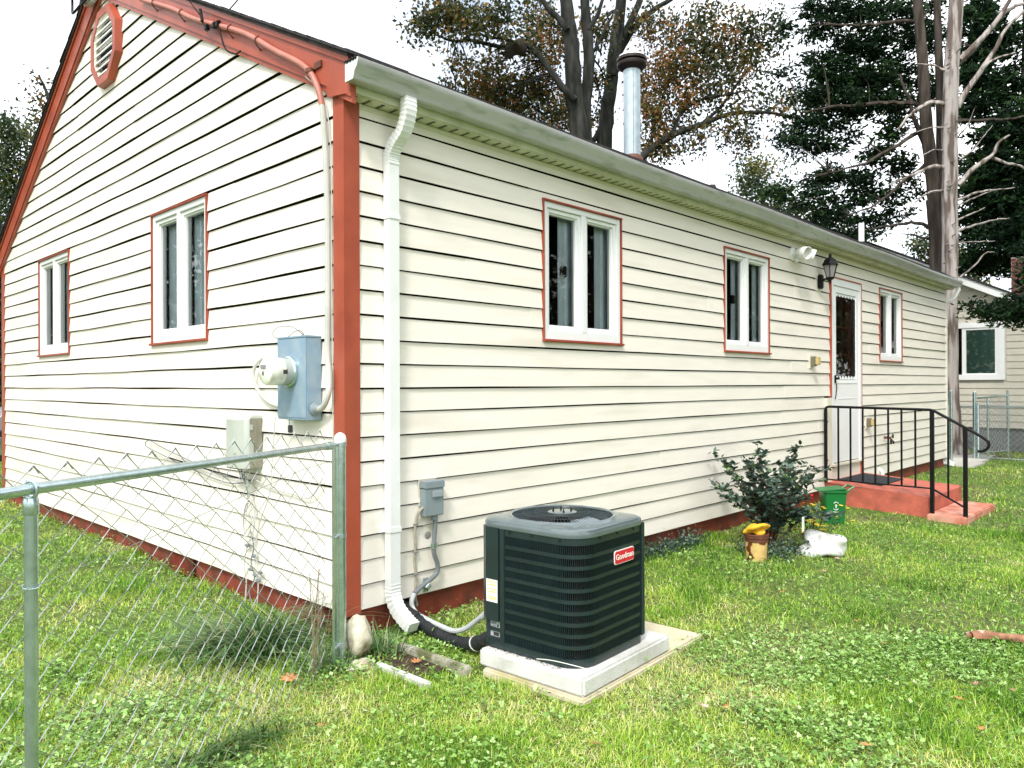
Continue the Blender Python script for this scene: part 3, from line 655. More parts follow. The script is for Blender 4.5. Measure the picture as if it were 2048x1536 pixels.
obj('thin_cable', MB().tube(arc_path([(-.07, .33, 3.38), (-.05, .16, 3.22), (-.035, .10, 2.9), (-.034, .098, 2.4), (-.034, .095, 1.9), (-.034, .090, 1.5), (-.034, .088, 1.2), (-.034, .085, .95)], 5), .004, 5), cond2_m, sc_)
# overhead lines
hook = (-.095, 1.49, 4.085)
oh = thing('overhead_wire', hook, 'pair of black overhead service wires fixed to the pink rake board', 'overhead wires')
far1 = at(900, -520, 16); far2 = at(700, -700, 14)
obj('wire', MB().tube([Vector(hook), (Vector(hook) + far1) / 2 + Vector((0, 0, -.15)), far1], .006, 6), black_m, oh)
obj('wire', MB().tube([Vector((-.10, 1.72, 4.20)), Vector((-.22, 1.74, 4.34)), (Vector((-.2, 1.74, 4.36)) + far2) / 2 + Vector((0, 0, -.2)), far2], .004, 6), black_m, oh)
obj('drip_loop', MB().tube(arc_path([(-.10, 1.74, 4.26), (-.105, 1.72, 4.18), (-.10, 1.64, 4.11), (-.10, 1.55, 4.085), (-.10, 1.46, 4.08), (-.10, 1.42, 3.98), (-.09, 1.36, 3.86), (-.075, 1.25, 3.80), (-.07, 1.18, 3.80)], 5), .006, 6), black_m, oh)
obj('connector', MB().tube([(-.11, 1.735, 4.27), (-.11, 1.70, 4.17)], .012, 8), black_m, oh)
for y_, z_ in ((1.64, 4.105), (1.515, 4.08), (1.46, 4.072)): obj('connector', MB().box((-.117, y_ - .018, z_ - .022), (-.087, y_ + .018, z_ + .022), .004), black_m, oh)
# weatherhead coil at the ridge
wh = thing('wire_coil', (-.12, 4.3, 5.25), 'black looped cable and grey bracket at the gable peak, top left', 'cable')
obj('loop', MB().tube([(-.16 + .02 * math.cos(2 * a), 4.40 + .22 * math.cos(a), 5.30 + .15 * math.sin(a)) for a in np.linspace(0, 2 * math.pi, 25)[:-1]], .012, 8, closed=True), black_m, wh)
obj('loop', MB().tube([(-.15 + .02 * math.cos(2 * a), 4.24 + .16 * math.cos(a), 5.29 + .13 * math.sin(a)) for a in np.linspace(0, 2 * math.pi, 25)[:-1]], .010, 8, closed=True), black_m, wh)
obj('bracket', MB().box((-.14, 4.10, 5.18), (-.075, 4.30, 5.34), .01), galv_m, wh)
# upper-left bent conduit by phone box
obj('short_conduit', MB().tube(arc_path([(-.02, .98, 1.64), (-.05, 1.01, 1.60), (-.06, 1.03, 1.52), (-.055, .98, 1.42), (-.045, .86, 1.345), (-.05, .72, 1.315), (-.05, .585, 1.31)], 6), .0125, 8), cond2_m, loc=(-.05, .9, 1.3), label='short curved cream conduit from the siding into the meter box', cat='conduit')
# phone box
ph = thing('phone_box', (-.02, 1.1, .89), 'grey two-tone telephone network box on the gable wall behind the fence rail', 'utility box')
y0, y1, z0, z1, X0 = .98, 1.27, .885, 1.245, -.165
mb = MB().prism([(-.022, y1, z0), (X0 + .05, y1, z0), (X0, y1 - .05, z0), (X0, y0 + .055, z0), (X0 + .02, y0 + .018, z0), (X0 + .05, y0, z0), (-.022, y0, z0)], (0, 0, z1 - z0 - .03))
mb2 = MB().sweep([[( -.022, y1, z), (X0 + .05 + i, y1 - i, z), (X0 + i, y1 - .05, z), (X0 + i, y0 + .055, z), (X0 + .02 + i, y0 + .018 + i * .5, z), (X0 + .05 + i, y0 + i * .3, z), (-.022, y0 + i * .3, z)] for i, z in ((0, z0), (0, z1 - .03), (.012, z1 - .01), (.04, z1))])
obj('cover', mb2, phone_m, ph, smooth=30)
obj('side_cover', MB().box((X0 + .052, y0 - .006, z0 + .004), (-.024, y0 - .0005, z1 - .02), .002).box((X0 + .10, y0 - .009, z0 + .02), (X0 + .106, y0 - .006, z1 - .04)), phone2_m, ph)
obj('hinge', MB().box((X0 + .045, y0 - .016, z0 + .10), (X0 + .075, y0 - .0062, z0 + .19), .004).box((X0 + .045, y0 - .012, z1 - .10), (X0 + .07, y0 - .0062, z1 - .06), .003), phone_m, ph)
obj('embossed_mark', MB().tube([(X0 - .001, y0 + .10 + .02 * math.cos(a), z0 + .09 + .012 * math.sin(a)) for a in np.linspace(0, 6.28, 13)[:-1]], .002, 4, closed=True), phone2_m, ph)
obj('bottom_shadow_plate', MB().box((X0 + .02, y0 + .01, z0 - .012), (-.022, y1 - .01, z0 - .001)), phone2_m, ph)  # taupe plastic plate set just below the cover
# cables under phone box
cb = thing('cable_bundle', (-.06, 1.1, .6), 'tangle of thin cables and a coil hanging below the telephone box', 'cables')
for i in range(5):
    yy = 1.03 + .05 * i; mb = MB().tube(arc_path([(-.08, yy, .875), (-.09, 1.06 + .02 * i, .80), (-.07, 1.10 + rnd.uniform(-.04, .04), .72), (-.06, 1.10 + rnd.uniform(-.03, .03), .66)], 4), .004, 5); obj('cable', mb, rnd.choice([gcond_m, cond2_m]), cb)
for j, (r_, dz) in enumerate(((.085, 0), (.095, -.02), (.078, -.01))):
    obj('coil', MB().tube([(-.06 - .006 * j + .008 * math.sin(a), 1.08 + r_ * .78 * math.cos(a) + .01 * j, .53 + dz + 1.5 * r_ * math.sin(a)) for a in np.linspace(0, 2 * math.pi, 29)[:-1]], .0042, 5, closed=True), cond2_m, cb)
obj('cable', MB().tube(arc_path([(-.05, 1.10, .45), (-.045, 1.06, .33), (-.05, 1.09, .22), (-.045, 1.05, .12), (-.06, 1.10, .02), (-.07, 1.03, -.06)], 5), .0045, 5), gcond_m, cb)
obj('cable', MB().tube(arc_path([(-.05, .75, 1.24), (-.045, .80, .95), (-.05, .83, .72), (-.045, .97, .52), (-.05, 1.02, .34), (-.045, 1.0, .15), (-.07, .96, .0), (-.07, .98, -.08)], 5), .0036, 5), cond2_m, cb)
obj('cable', MB().tube(arc_path([(-.045, 1.15, .33), (-.05, 1.19, .20), (-.05, 1.16, .08), (-.07, 1.14, -.07)], 5), .0045, 5), cond2_m, cb)
obj('horizontal_cable', MB().tube(arc_path([(-.045, 1.05, .80), (-.04, .80, .755), (-.04, .55, .745), (-.045, .38, .735), (-.05, .27, .78), (-.05, .18, .88)], 5), .0055, 5), cond2_m, cb)
obj('horizontal_cable', MB().tube(arc_path([(-.045, 1.1, .79), (-.04, 1.6, .79), (-.045, 2.1, .86), (-.05, 2.6, .93), (-.05, 2.9, .98), (-.06, 2.95, .93), (-.05, 2.6, .87), (-.045, 2.1, .80), (-.04, 1.5, .74), (-.045, 1.15, .77)], 5), .0045, 5), gcond_m, cb)
obj('horizontal_cable', MB().tube(arc_path([(-.05, 1.1, .785), (-.045, 1.7, .81), (-.05, 2.2, .84), (-.06, 2.45, .86)], 5), .006, 5), dark_m, cb)
mb = MB()
for (y, z) in ((1.14, .33), (1.04, .27), (.96, .17), (1.02, .14), (1.09, .17), (.99, .11)): mb.lathe([(.009, -.02), (.013, -.006), (.013, .012), (.006, .022)], (-.05, y, z), 'Y', 8); mb.box((-.06, y - .03, z - .004), (-.05, y + .03, z + .004))
obj('cable_splitter', mb, gcond_m, cb)
# disconnect box
db = thing('disconnect_box', (.62, -.03, .59), 'small grey electrical disconnect box on the long wall above the conduit', 'electrical box')
obj('enclosure', MB().box((.548, -.085, .595), (.700, -.022, .80), .004), grey_m, db, smooth=25)
obj('lid', MB().box((.542, -.094, .775), (.706, -.020, .822), .006).box((.552, -.088, .60), (.696, -.0855, .773), .002), grey_m, db, smooth=25)
obj('cover_boss', MB().box((.592, -.104, .715), (.682, -.0885, .762), .010), mat('grey_plastic_light', (.30, .35, .37), .4), db)
obj('backing_plate', MB().box((.535, -.0215, .66), (.69, -.0195, .86)), cream_m, db)
obj('hub', MB().tube([(.645, -.055, .596), (.645, -.055, .565)], .021, 12), grey_m, db)
# conduit down to AC
cd = thing('flexible_conduit', (.64, -.05, .1), 'grey flexible conduit curving from the disconnect box down and across to the air conditioner', 'conduit')
obj('grey_length', MB().tube(arc_path([(.652, -.055, .57), (.648, -.055, .50), (.638, -.055, .40), (.640, -.055, .34), (.668, -.055, .27), (.662, -.055, .21), (.603, -.055, .175), (.54, -.055, .148), (.47, -.06, .115)], 6), [.0155] * 49, 10), gcond_m, cd)
obj('pale_length', MB().tube(arc_path([(.47, -.06, .115), (.445, -.065, .075), (.443, -.075, .035), (.443, -.12, .004), (.427, -.24, -.005), (.410, -.40, -.010), (.397, -.52, -.005), (.385, -.63, .035), (.372, -.747, .113), (.34, -.87, .20)], 6), .0155, 10), wcond_m, cd)
obj('coupling', MB().tube([(.362, -.80, .145), (.345, -.86, .185)], .020, 12), wcond_m, cd)
obj('fitting', MB().tube([(.637, -.055, .415), (.6385, -.055, .375)], .021, 12).box((.61, -.06, .385), (.665, -.05, .405)), galv_m, cd)
obj('fitting', MB().tube([(.565, -.057, .128), (.595, -.055, .150)], .0215, 12).box((.56, -.045, .10), (.60, -.035, .19)), galv_m, cd)
obj('thin_cable', MB().tube(arc_path([(.55, -.055, .655), (.525, -.05, .635), (.505, -.04, .58), (.495, -.035, .50), (.500, -.035, .40), (.497, -.03, .30), (.505, -.035, .20), (.50, -.03, .10), (.515, -.03, .02)], 5), .009, 8), mat('dirty_cable', (.36, .33, .26), .8, var=.3, vscale=30), cd)
mb = MB()
for z in (.55, .37, .23): mb.box((.486, -.046, z - .006), (.516, -.030, z + .006))
obj('clip', mb, inkg_m, cd)
lp = thing('refrigerant_line', (.42, -.4, -.08), 'thick black foam-wrapped pipe lying from the wall to the air conditioner', 'insulated pipe')
obj('insulation', MB().tube(arc_path([(.44, .03, .03), (.435, -.03, .015), (.425, -.12, -.015), (.41, -.25, -.040), (.395, -.42, -.060), (.385, -.56, -.062), (.373, -.70, -.035), (.362, -.84, .03), (.353, -.95, .10)], 6), [.040 + .003 * math.sin(i * 1.7) for i in range(49)], 14), foam_m, lp)
mb = MB()
for (p, q) in (((.42, -.15, -.023), (.419, -.155, -.024)), ((.40, -.37, -.056), (.399, -.375, -.056)), ((.390, -.50, -.062), (.389, -.505, -.062))): mb.tube([p, q], .0455, 14)
obj('tie', mb, ink_m, lp)
obj('tape_mark', MB().tube([(.369, -.735, -.022), (.368, -.741, -.019)], .0445, 14), paper_m, lp)
obj('foundation_hole', MB().lathe([(.05, .018), (.05, .023)], (.44, 0, .035), 'Y', 16), dark_m, house)
# hole with caulk in the siding
obj('siding_hole', MB().lathe([(.020, -.0195), (.026, -.0205), (.012, -.024)], (.615, 0, .46), 'Y', 14), inkg_m, house)
obj('caulk_patch', MB().box((.575, -.0185, .42), (.66, -.0175, .53)), cream_m, house)
# flood light
f = thing('flood_light', (6.30, -.03, 3.0), 'white twin-head flood light under the eave left of the lantern', 'flood light')
fx_, fz = 6.30, 3.005
obj('base_plate', MB().lathe([(.085, -.018), (.085, -.035), (.07, -.045), (.02, -.05)], (fx_, 0, fz), 'Y', 24), white_m, f)
for k, (dx, dr_) in enumerate(((-.03, (-.25, -.9, -.25)), (.06, (.35, -.75, -.30)))):
    d = Vector(dr_).normalized(); o = Vector((fx_ + dx, -.045, fz)); q = o + Vector((dx * .6, -.09, .005)); M_ = Matrix.Translation(q) @ d.to_track_quat('Z', 'Y').to_matrix().to_4x4()
    hd = obj('lamp_head', MB().lathe([(.020, -.06), (.035, -.04), (.05, .0), (.072, .05), (.076, .11), (.070, .112), (.064, .06)], (0, 0, 0), n=24, M=M_), white_m, f, smooth=50)
    obj('lens', MB().lathe([(.066, .062), (.05, .072), (.01, .078)], (0, 0, 0), n=24, M=M_), lbulb_m, hd)
    obj('knuckle', MB().tube([o, o + Vector((0, -.04, -.01)), q], .016, 8), white_m, f)
obj('motion_sensor', MB().lathe([(.02, -.05), (.028, -.08), (.024, -.11)], (fx_ + .01, 0, fz - .075), 'Y', 14), white_m, f)
# lantern
lx, ly, lz = 7.08, -.17, 2.87
ln = thing('wall_lantern', (7.08, -.03, 2.75), 'black coach lantern on a curved bracket beside the storm door', 'lantern')
obj('back_plate', MB().box((7.035, -.075, 2.655), (7.125, -.022, 2.835), .012), black_m, ln)
obj('mount_block', MB().prism([(7.01, -.021, 2.62), (7.15, -.021, 2.62), (7.16, -.021, 2.70), (7.13, -.021, 2.85), (7.03, -.021, 2.85), (7.0, -.021, 2.70)], (0, .0195, 0)), cream_m, ln)
obj('bracket_arm', MB().tube(arc_path([(7.08, -.07, 2.76), (7.08, -.11, 2.775), (7.08, -.15, 2.755), (7.08, -.17, 2.735)], 5), .012, 8).tube([(7.08, -.17, 2.70), (7.08, -.17, 2.79)], [.006, .016], 8), black_m, ln)
obj('roof', MB().lathe([(.108, lz + .075), (.104, lz + .085), (.086, lz + .11), (.078, lz + .135), (.045, lz + .16), (.022, lz + .172), (.018, lz + .190), (.022, lz + .198), (.006, lz + .222)], (lx, ly, 0), n=6, a0=.3), black_m, ln, smooth=0)
cg = MB(); zt, zb_ = lz + .074, lz - .085; cgm = MB()
for k in range(6):
    a = .3 + k * math.pi / 3; p = Vector((lx + .088 * math.cos(a), ly + .088 * math.sin(a), zt)); q = Vector((lx + .048 * math.cos(a), ly + .048 * math.sin(a), zb_))
    cg.tube([p, q], .0055, 6)
    a2 = a + math.pi / 3; p2 = Vector((lx + .088 * math.cos(a2), ly + .088 * math.sin(a2), zt)); q2 = Vector((lx + .048 * math.cos(a2), ly + .048 * math.sin(a2), zb_)); cgm.add([p, p2, q2, q], [(0, 1, 2, 3)])
cg.lathe([(.094, zt - .006), (.094, zt + .002)], (lx, ly, 0), n=6, a0=.3).lathe([(.02, zb_ - .03), (.045, zb_ - .015), (.055, zb_ - .004), (.055, zb_ + .004)], (lx, ly, 0), n=6, a0=.3)
obj('cage', cg, black_m, ln, smooth=0); obj('glass', cgm, mat('lantern_glass', (.45, .43, .44), .3, trans=.5), ln, smooth=0, fix=False)
obj('finial', MB().lathe([(.004, lz - .15), (.010, lz - .14), (.006, lz - .13), (.02, lz - .115)], (lx, ly, 0), n=12), black_m, ln)
obj('bulb', MB().lathe([(.015, lz - .06), (.02, lz - .03), (.032, lz + .01), (.02, lz + .04), (.004, lz + .05)], (lx, ly, 0), n=14), lbulb_m, ln)
# outlet boxes
def outlet(x, z, lab, flip=0):
    o = thing('outlet_box', (x, -.02, z), lab, 'outlet box', 'ochre covered outlet boxes on the long wall')
    obj('mount_block', MB().prism([(x - .07, -.0205, z - .085), (x + .04, -.0205, z - .085), (x + .07, -.0205, z - .05), (x + .07, -.0205, z + .085), (x - .07, -.0205, z + .085)], (0, -.012, 0)), cream_m, o, smooth=0)
    obj('body', MB().box((x - .035, -.085, z - .06), (x + .045, -.034, z + .062), .006), mat('taupe', (.16, .15, .11), .6), o)
    obj('cover', MB().box((x - .030, -.135, z - .045), (x + .040, -.0855, z + .055), .010), tan_m, o); return o
outlet(6.83, 1.725, 'tan covered outlet box on the wall between the window and the storm door')
outlet(8.80, .885, 'tan covered outlet box low on the wall behind the black railing')
# faucet
fc = thing('faucet', (9.55, -.03, .62), 'dark hose faucet on the wall behind the railing', 'faucet')
obj('body', MB().tube([(9.55, -.02, .63), (9.55, -.10, .63), (9.55, -.125, .60), (9.55, -.13, .565)], [.018, .018, .016, .018], 10), rustd_m, fc)
obj('handle', MB().lathe([(.035, -.150), (.035, -.142)], (9.55, 0, .655), 'Y', 8).tube([(9.55, -.11, .635), (9.55, -.145, .655)], .007, 6), black_m, fc)
obj('hose_splitter', MB().tube([(9.50, -.13, .59), (9.60, -.13, .575)], .014, 8).tube([(9.50, -.13, .58), (9.49, -.14, .54)], .014, 8).tube([(9.60, -.13, .58), (9.61, -.14, .54)], .014, 8), black_m, fc)
# stub pipe by platform
obj('drain_pipe', MB().tube([(9.35, -.06, .13), (9.35, -.06, -.12)], .028, 12).tube([(9.35, -.06, .12), (9.35, -.03, .16), (9.35, .0, .17)], .026, 12), white_m, loc=(9.35, -.06, -.1), label='short white drain pipe against the foundation behind the platform', cat='pipe')

# ------------------------------------------------------------------ AC unit
RA = R(3.5); PIV = Vector((.31, -1.54, 0))
MR = Matrix.Translation(PIV) @ Matrix.Rotation(RA, 4, 'Z')
def rot(mb): mb.v = [tuple(MR @ Vector(p)) for p in mb.v]; return mb
slab = obj('concrete_slab', rot(MB().box((-.080, -.075, -.20), (1.18, .58, -.055), .01)), conc2_m, loc=(.5, -1.2, -.1), label='tan concrete slab flush with the lawn under the grey pad', cat='concrete slab')
pad = obj('equipment_pad', rot(MB().box((-.060, -.062, -.054), (.79, .62, .036), .012)), conc_m, loc=(.6, -1.2, -.05), label='raised light grey equipment pad under the air conditioner', cat='equipment pad')
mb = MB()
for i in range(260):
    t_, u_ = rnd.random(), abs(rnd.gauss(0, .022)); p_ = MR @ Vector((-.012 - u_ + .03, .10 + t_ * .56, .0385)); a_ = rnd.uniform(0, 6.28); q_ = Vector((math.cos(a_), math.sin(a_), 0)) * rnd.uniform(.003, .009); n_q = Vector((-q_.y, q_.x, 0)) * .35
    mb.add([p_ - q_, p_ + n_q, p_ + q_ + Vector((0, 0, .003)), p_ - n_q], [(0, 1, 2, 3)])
obj('debris', mb, dirt_m, pad, smooth=0, fix=False, kind='stuff')  # dirt bits, their dark colour also standing in for contact shade beside the unit
ac = thing('air_conditioner', (.6, -1.2, .038), 'dark green louvered air conditioner condenser standing on a grey pad', 'air conditioner')
AW, AD = .615, .665; ZB, ZT = .052, .700
def rrect(x0, y0, x1, y1, rs, n=8):
    pts = []
    cs = [((x0 + rs[0], y0 + rs[0]), rs[0], 180), ((x1 - rs[1], y0 + rs[1]), rs[1], 270), ((x1 - rs[2], y1 - rs[2]), rs[2], 0), ((x0 + rs[3], y1 - rs[3]), rs[3], 90)]
    for (c, r_, a0) in cs:
        for k in range(n + 1): a = R(a0 + 90 * k / n); pts.append((c[0] + r_ * math.cos(a), c[1] + r_ * math.sin(a)))
    return pts
RS = (.14, .06, .07, .09)
def shell(off, z0, z1, thick=None):
    o = rrect(-off, -off, AW + off, AD + off, [r_ + off for r_ in RS]); n = len(o); mb = MB()
    if thick is None: return mb.sweep([[(x, y, z0) for x, y in o], [(x, y, z1) for x, y in o]])
    i_ = rrect(-off + thick, -off + thick, AW + off - thick, AD + off - thick, [max(.01, r_ + off - thick) for r_ in RS])
    ring = lambda P_, z: [(x, y, z) for x, y in P_]
    vs = ring(o, z0) + ring(o, z1) + ring(i_, z1) + ring(i_, z0)
    fs = [(a * n + k, a * n + (k + 1) % n, ((a + 1) % 4) * n + (k + 1) % n, ((a + 1) % 4) * n + k) for a in range(4) for k in range(n)]
    return mb.add(vs, fs)
obj('coil_core', rot(shell(-.022, ZB + .02, ZT - .02)), dark_m, ac, smooth=40)
obj('base_pan', rot(shell(.004, ZB - .012, ZB + .028, .03)), acgreen_m, ac, smooth=40)
mb = MB()
for (x, y) in ((.08, .08), (.5, .08), (.5, .6), (.08, .6)): mb.box((x, y, .0385), (x + .05, y + .05, .06))
obj('foot', rot(mb), dark_m, ac)
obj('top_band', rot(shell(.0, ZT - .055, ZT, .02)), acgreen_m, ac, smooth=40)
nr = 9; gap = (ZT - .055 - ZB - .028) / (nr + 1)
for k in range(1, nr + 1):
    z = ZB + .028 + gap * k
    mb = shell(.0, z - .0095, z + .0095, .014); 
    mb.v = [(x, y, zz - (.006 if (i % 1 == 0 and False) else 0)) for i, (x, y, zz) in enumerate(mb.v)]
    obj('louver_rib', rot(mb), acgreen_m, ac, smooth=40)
# fins: vertical plates along the outline
out = rrect(-.001, -.001, AW + .001, AD + .001, RS, 10); out.append(out[0]); P_ = [Vector((x, y, 0)) for x, y in out]
fins = MB(); acc = 0; step = .0105
for a, b in zip(P_, P_[1:]):
    L_ = (b - a).length
    if L_ < 1e-6: continue
    T = (b - a) / L_; N_ = Vector((T.y, -T.x, 0)); s0 = (-acc) % step
    while s0 < L_:
        p = a + T * s0
        if not (p.x < .02 and p.y > .485):
            q0 = p - N_ * .001; q1 = p - N_ * .016 + T * .004
            for w_ in (0,): fins.add([q0 - T * .001 + Vector((0, 0, ZB + .026)), q0 + T * .001 + Vector((0, 0, ZB + .026)), q1 + Vector((0, 0, ZB + .026)), q0 - T * .001 + Vector((0, 0, ZT - .05)), q0 + T * .001 + Vector((0, 0, ZT - .05)), q1 + Vector((0, 0, ZT - .05))], [(0, 1, 4, 3), (1, 2, 5, 4), (2, 0, 3, 5)])
        s0 += step
    acc = (acc + L_) % step
obj('louver_fins', rot(fins), acgreen_m, ac, smooth=0, kind='stuff')
# corner posts / control panel
obj('corner_cover', rot(MB().box((AW - .035, -.004, ZB + .02), (AW - .010, .012, ZT - .01), .003).box((AW - .012, -.002, ZB + .02), (AW + .004, .06, ZT - .01), .004)), acgreen_m, ac)
obj('corner_cover', rot(MB().box((-.005, .485, ZB - .0), (.012, .520, ZT - .01), .003)), acgreen_m, ac)
obj('control_panel', rot(MB().prism([(-.012, .522, .185), (-.012, .61, .185), (.02, .655, .185), (.10, .672, .185), (.10, .522, .185)], (0, 0, ZT - .20))), acgreen_m, ac, smooth=20)
obj('service_plate', rot(MB().box((.012, .522, ZB), (.03, .63, .184))), mat('dark_plate', (.02, .03, .035), .5), ac)
obj('spec_label', rot(MB().box((.009, .530, .095), (.0115, .595, .180))), mat('label_grey', (.35, .38, .40), .5), ac)
mb = MB()
for z in (.172, .166, .160, .150, .144): mb.box((.0075, .555, z), (.0088, .590, z + .0022))
mb.box((.0075, .535, .10), (.0088, .573, .118)); mb.lathe([(.007, .0075), (.007, .0088)], (0, .543, .155), 'X', 10)
obj('label_print', rot(mb), ink_m, ac, smooth=0)
obj('warning_label', rot(MB().box((-.0145, .526, .285), (-.0125, .605, .405))), paper_m, ac)
mb = MB()
for z in (.392, .352, .312): mb.box((-.0158, .532, z), (-.0146, .60, z + .004))
for z in (.375, .338, .300): mb.box((-.0158, .535, z), (-.0146, .585, z + .006))
obj('label_print', rot(mb), yell_m, ac, smooth=0)
mb = MB()
for z in (ZT - .03,):
    for (x, y) in ((-.003, .12), (-.003, .30), (-.003, .45)): mb.lathe([(.006, -.006), (.006, .002)], (0, y, z), 'X', 8)
    for x in (.18, .34, .5): mb.lathe([(.006, -.006), (.006, .002)], (x, 0, z), 'Y', 8)
obj('screw', rot(mb), dark_m, ac)
# lid
lid = MB(); n = 96; cx, cy = AW / 2, AD / 2 - .0; RF = .272
def outer_at(a, off):
    O = rrect(-off, -off, AW + off, AD + off, [r_ + off for r_ in RS], 10); d = Vector((math.cos(a), math.sin(a)))
    best = None
    for p, q in zip(O, O[1:] + O[:1]):
        e = (q[0] - p[0], q[1] - p[1]); den = d.x * e[1] - d.y * e[0]
        if abs(den) < 1e-9: continue
        w0 = (p[0] - cx, p[1] - cy); t = (w0[0] * e[1] - w0[1] * e[0]) / den; s0 = (w0[0] * d.y - w0[1] * d.x) / den
        if t > 0 and -1e-6 <= s0 <= 1 + 1e-6: best = t if best is None else min(best, t)
    return best
rings = []
for (kind_, off, z) in (('o', .006, ZT - .018), ('o', .008, ZT + .006), ('o', .002, ZT + .020), ('o', -.018, ZT + .030), ('c', RF + .030, ZT + .034), ('c', RF + .020, ZT + .044), ('c', RF + .004, ZT + .040), ('c', RF, ZT + .020), ('c', RF, ZT - .03), ('c', RF + .003, ZT - .03)):
    ring = []
    for k in range(n):
        a = 2 * math.pi * k / n
        if kind_ == 'o': r_ = outer_at(a, off)
        else: r_ = min(off, outer_at(a, -.022) - (.003 if off < RF + .025 else 0))
        ring.append((cx + r_ * math.cos(a), cy + r_ * math.sin(a), z))
    rings.append(ring)
vs = [p for r_ in rings for p in r_]
fs = [(i * n + k, i * n + (k + 1) % n, (i + 1) * n + (k + 1) % n, (i + 1) * n + k) for i in range(len(rings) - 1) for k in range(n)]
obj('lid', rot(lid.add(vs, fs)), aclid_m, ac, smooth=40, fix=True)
wg = MB(); ns = 84
for k in range(ns):
    a = 2 * math.pi * k / ns; tw = .18
    P3 = [(cx + r_ * math.cos(a + tw * t), cy + r_ * math.sin(a + tw * t), z) for r_, t, z in ((.075, 0, ZT + .050), (.13, .3, ZT + .053), (.19, .7, ZT + .049), (RF + .002, 1, ZT + .034))]
    wg.tube(P3, .0013, 4, cap=False)
for r_, z in ((.15, ZT + .052), (.215, ZT + .047)): wg.tube([(cx + r_ * math.cos(a), cy + r_ * math.sin(a), z) for a in np.linspace(0, 2 * math.pi, 49)[:-1]], .0013, 5, closed=True)
obj('wire_guard', rot(wg), acgreen_m, ac, smooth=60, kind='stuff')
hubp = obj('hub_plate', rot(MB().lathe([(.080, ZT + .046), (.080, ZT + .052), (.070, ZT + .055), (.0, ZT + .055)], (cx, cy, 0), n=32)), aclid_m, ac)
for (dx, dy) in ((.035, .035), (-.035, .035), (.035, -.035), (-.035, -.035)): obj('bolt', rot(MB().lathe([(.006, ZT + .055), (.006, ZT + .062), (.0035, ZT + .063), (.0035, ZT + .075)], (cx + dx, cy + dy, 0), n=8)), dark_m, hubp)
for k in range(3):
    a0 = k * 2 * math.pi / 3 + .9; secs = []
    for t in np.linspace(0, 1, 7):
        a = a0 + t * 1.15
        secs.append([(cx + .05 * math.cos(a), cy + .05 * math.sin(a), ZT - .06 + .05 * t), (cx + .25 * math.cos(a), cy + .25 * math.sin(a), ZT - .045 + .035 * t), (cx + .25 * math.cos(a), cy + .25 * math.sin(a), ZT - .043 + .035 * t), (cx + .05 * math.cos(a), cy + .05 * math.sin(a), ZT - .058 + .05 * t)])
    obj('fan_blade', rot(MB().sweep(secs)), fan_m, ac, smooth=40)
obj('motor', rot(MB().lathe([(.055, ZT - .17), (.06, ZT - .16), (.06, ZT - .03), (.03, ZT + .02)], (cx, cy, 0), n=24)), dark_m, ac)
obj('inner_floor', rot(MB().lathe([(.24, ZT - .20), (.24, ZT - .198)], (cx, cy, 0), n=32)), dark_m, ac)
# badge on the -y face
bx, bz = .395, .545
Uv, Nv = MR.to_3x3() @ Vector((1, 0, 0)), MR.to_3x3() @ Vector((0, -1, 0))
bo = MR @ Vector((bx, -.006, bz))
def rr2(hw, hh, r_, n=5): return [(x - hw, y - hh) for x, y in rrect(0, 0, 2 * hw, 2 * hh, (r_,) * 4, n)]
def plate(hw, hh, r_, d0, d1): return MB().sweep([[tuple(bo + Uv * x + Vector((0, 0, y)) + Nv * d) for x, y in rr2(hw, hh, r_)] for d in (d0, d1)])
bdg = obj('badge', plate(.096, .036, .014, -.001, .004), paper_m, ac, smooth=30)
obj('badge_face', plate(.092, .032, .012, .0041, .006), redlabel_m, bdg, smooth=30)
obj('badge_lettering', place(text_mesh('Goodman', .043), bo + Nv * .0072 + Vector((0, 0, .001)), Uv, (0, 0, 1)), paper_m, bdg, smooth=0)
# twig on base
obj('dry_twig', MB().tube(arc_path([(.26, -1.30, .06), (.265, -1.40, .075), (.30, -1.50, .068), (.36, -1.57, .045)], 4), .002, 5), paper_m, loc=(.3, -1.5, .045), label='thin dry grass stalk caught along the base of the air conditioner', cat='twig')

# ------------------------------------------------------------------ platform, steps, railing
obj('door_platform', MB().prism([(7.26, .018, -.30), (7.26, -1.25, -.30), (7.26, -1.25, .088), (7.26, -1.238, .100), (7.26, .018, .178)], (1.43, 0, 0)), step_m, loc=(7.9, -.6, -.1), label='salmon-red painted concrete platform below the storm door', cat='platform')
obj('step', MB().box((7.12, -1.66, -.35), (8.52, -1.252, -.078), .012), step2_m, loc=(7.8, -1.45, -.2), label='lower worn pink concrete step in front of the platform', cat='step')
dm = thing('door_mat', (8.0, -.33, .155), 'dark rectangular door mat lying on the red platform', 'door mat')
MS = Matrix.Translation((8.05, -.33, .1595)) @ Matrix.Rotation(math.atan2(.078, 1.256), 4, 'X')
obj('base', MB().box((-.45, -.27, 0), (.45, .27, .008), 0, MS), mat_m, dm)
for i in range(12): obj('rib', MB().box((-.44, -.265 + i * .0445, .0085), (.44, -.235 + i * .0445, .014), .002, MS), mat_m, dm)
rl = thing('handrail', (7.22, -.6, -.1), 'black iron handrail with balusters and curled end at the door steps', 'handrail')
rx = 7.22
obj('top_rail', MB().tube(arc_path([(rx, -.045, 1.03), (rx, -.047, 1.10), (rx, -.06, 1.14), (rx, -.10, 1.152)], 3) + [Vector((rx, -1.26, 1.136))] + arc_path([(rx, -1.30, 1.128), (rx, -1.62, .945), (rx, -1.74, .875), (rx, -1.835, .81), (rx, -1.862, .765), (rx, -1.845, .71), (rx, -1.80, .680), (rx, -1.755, .676)], 5), .0165, 10), black_m, rl)
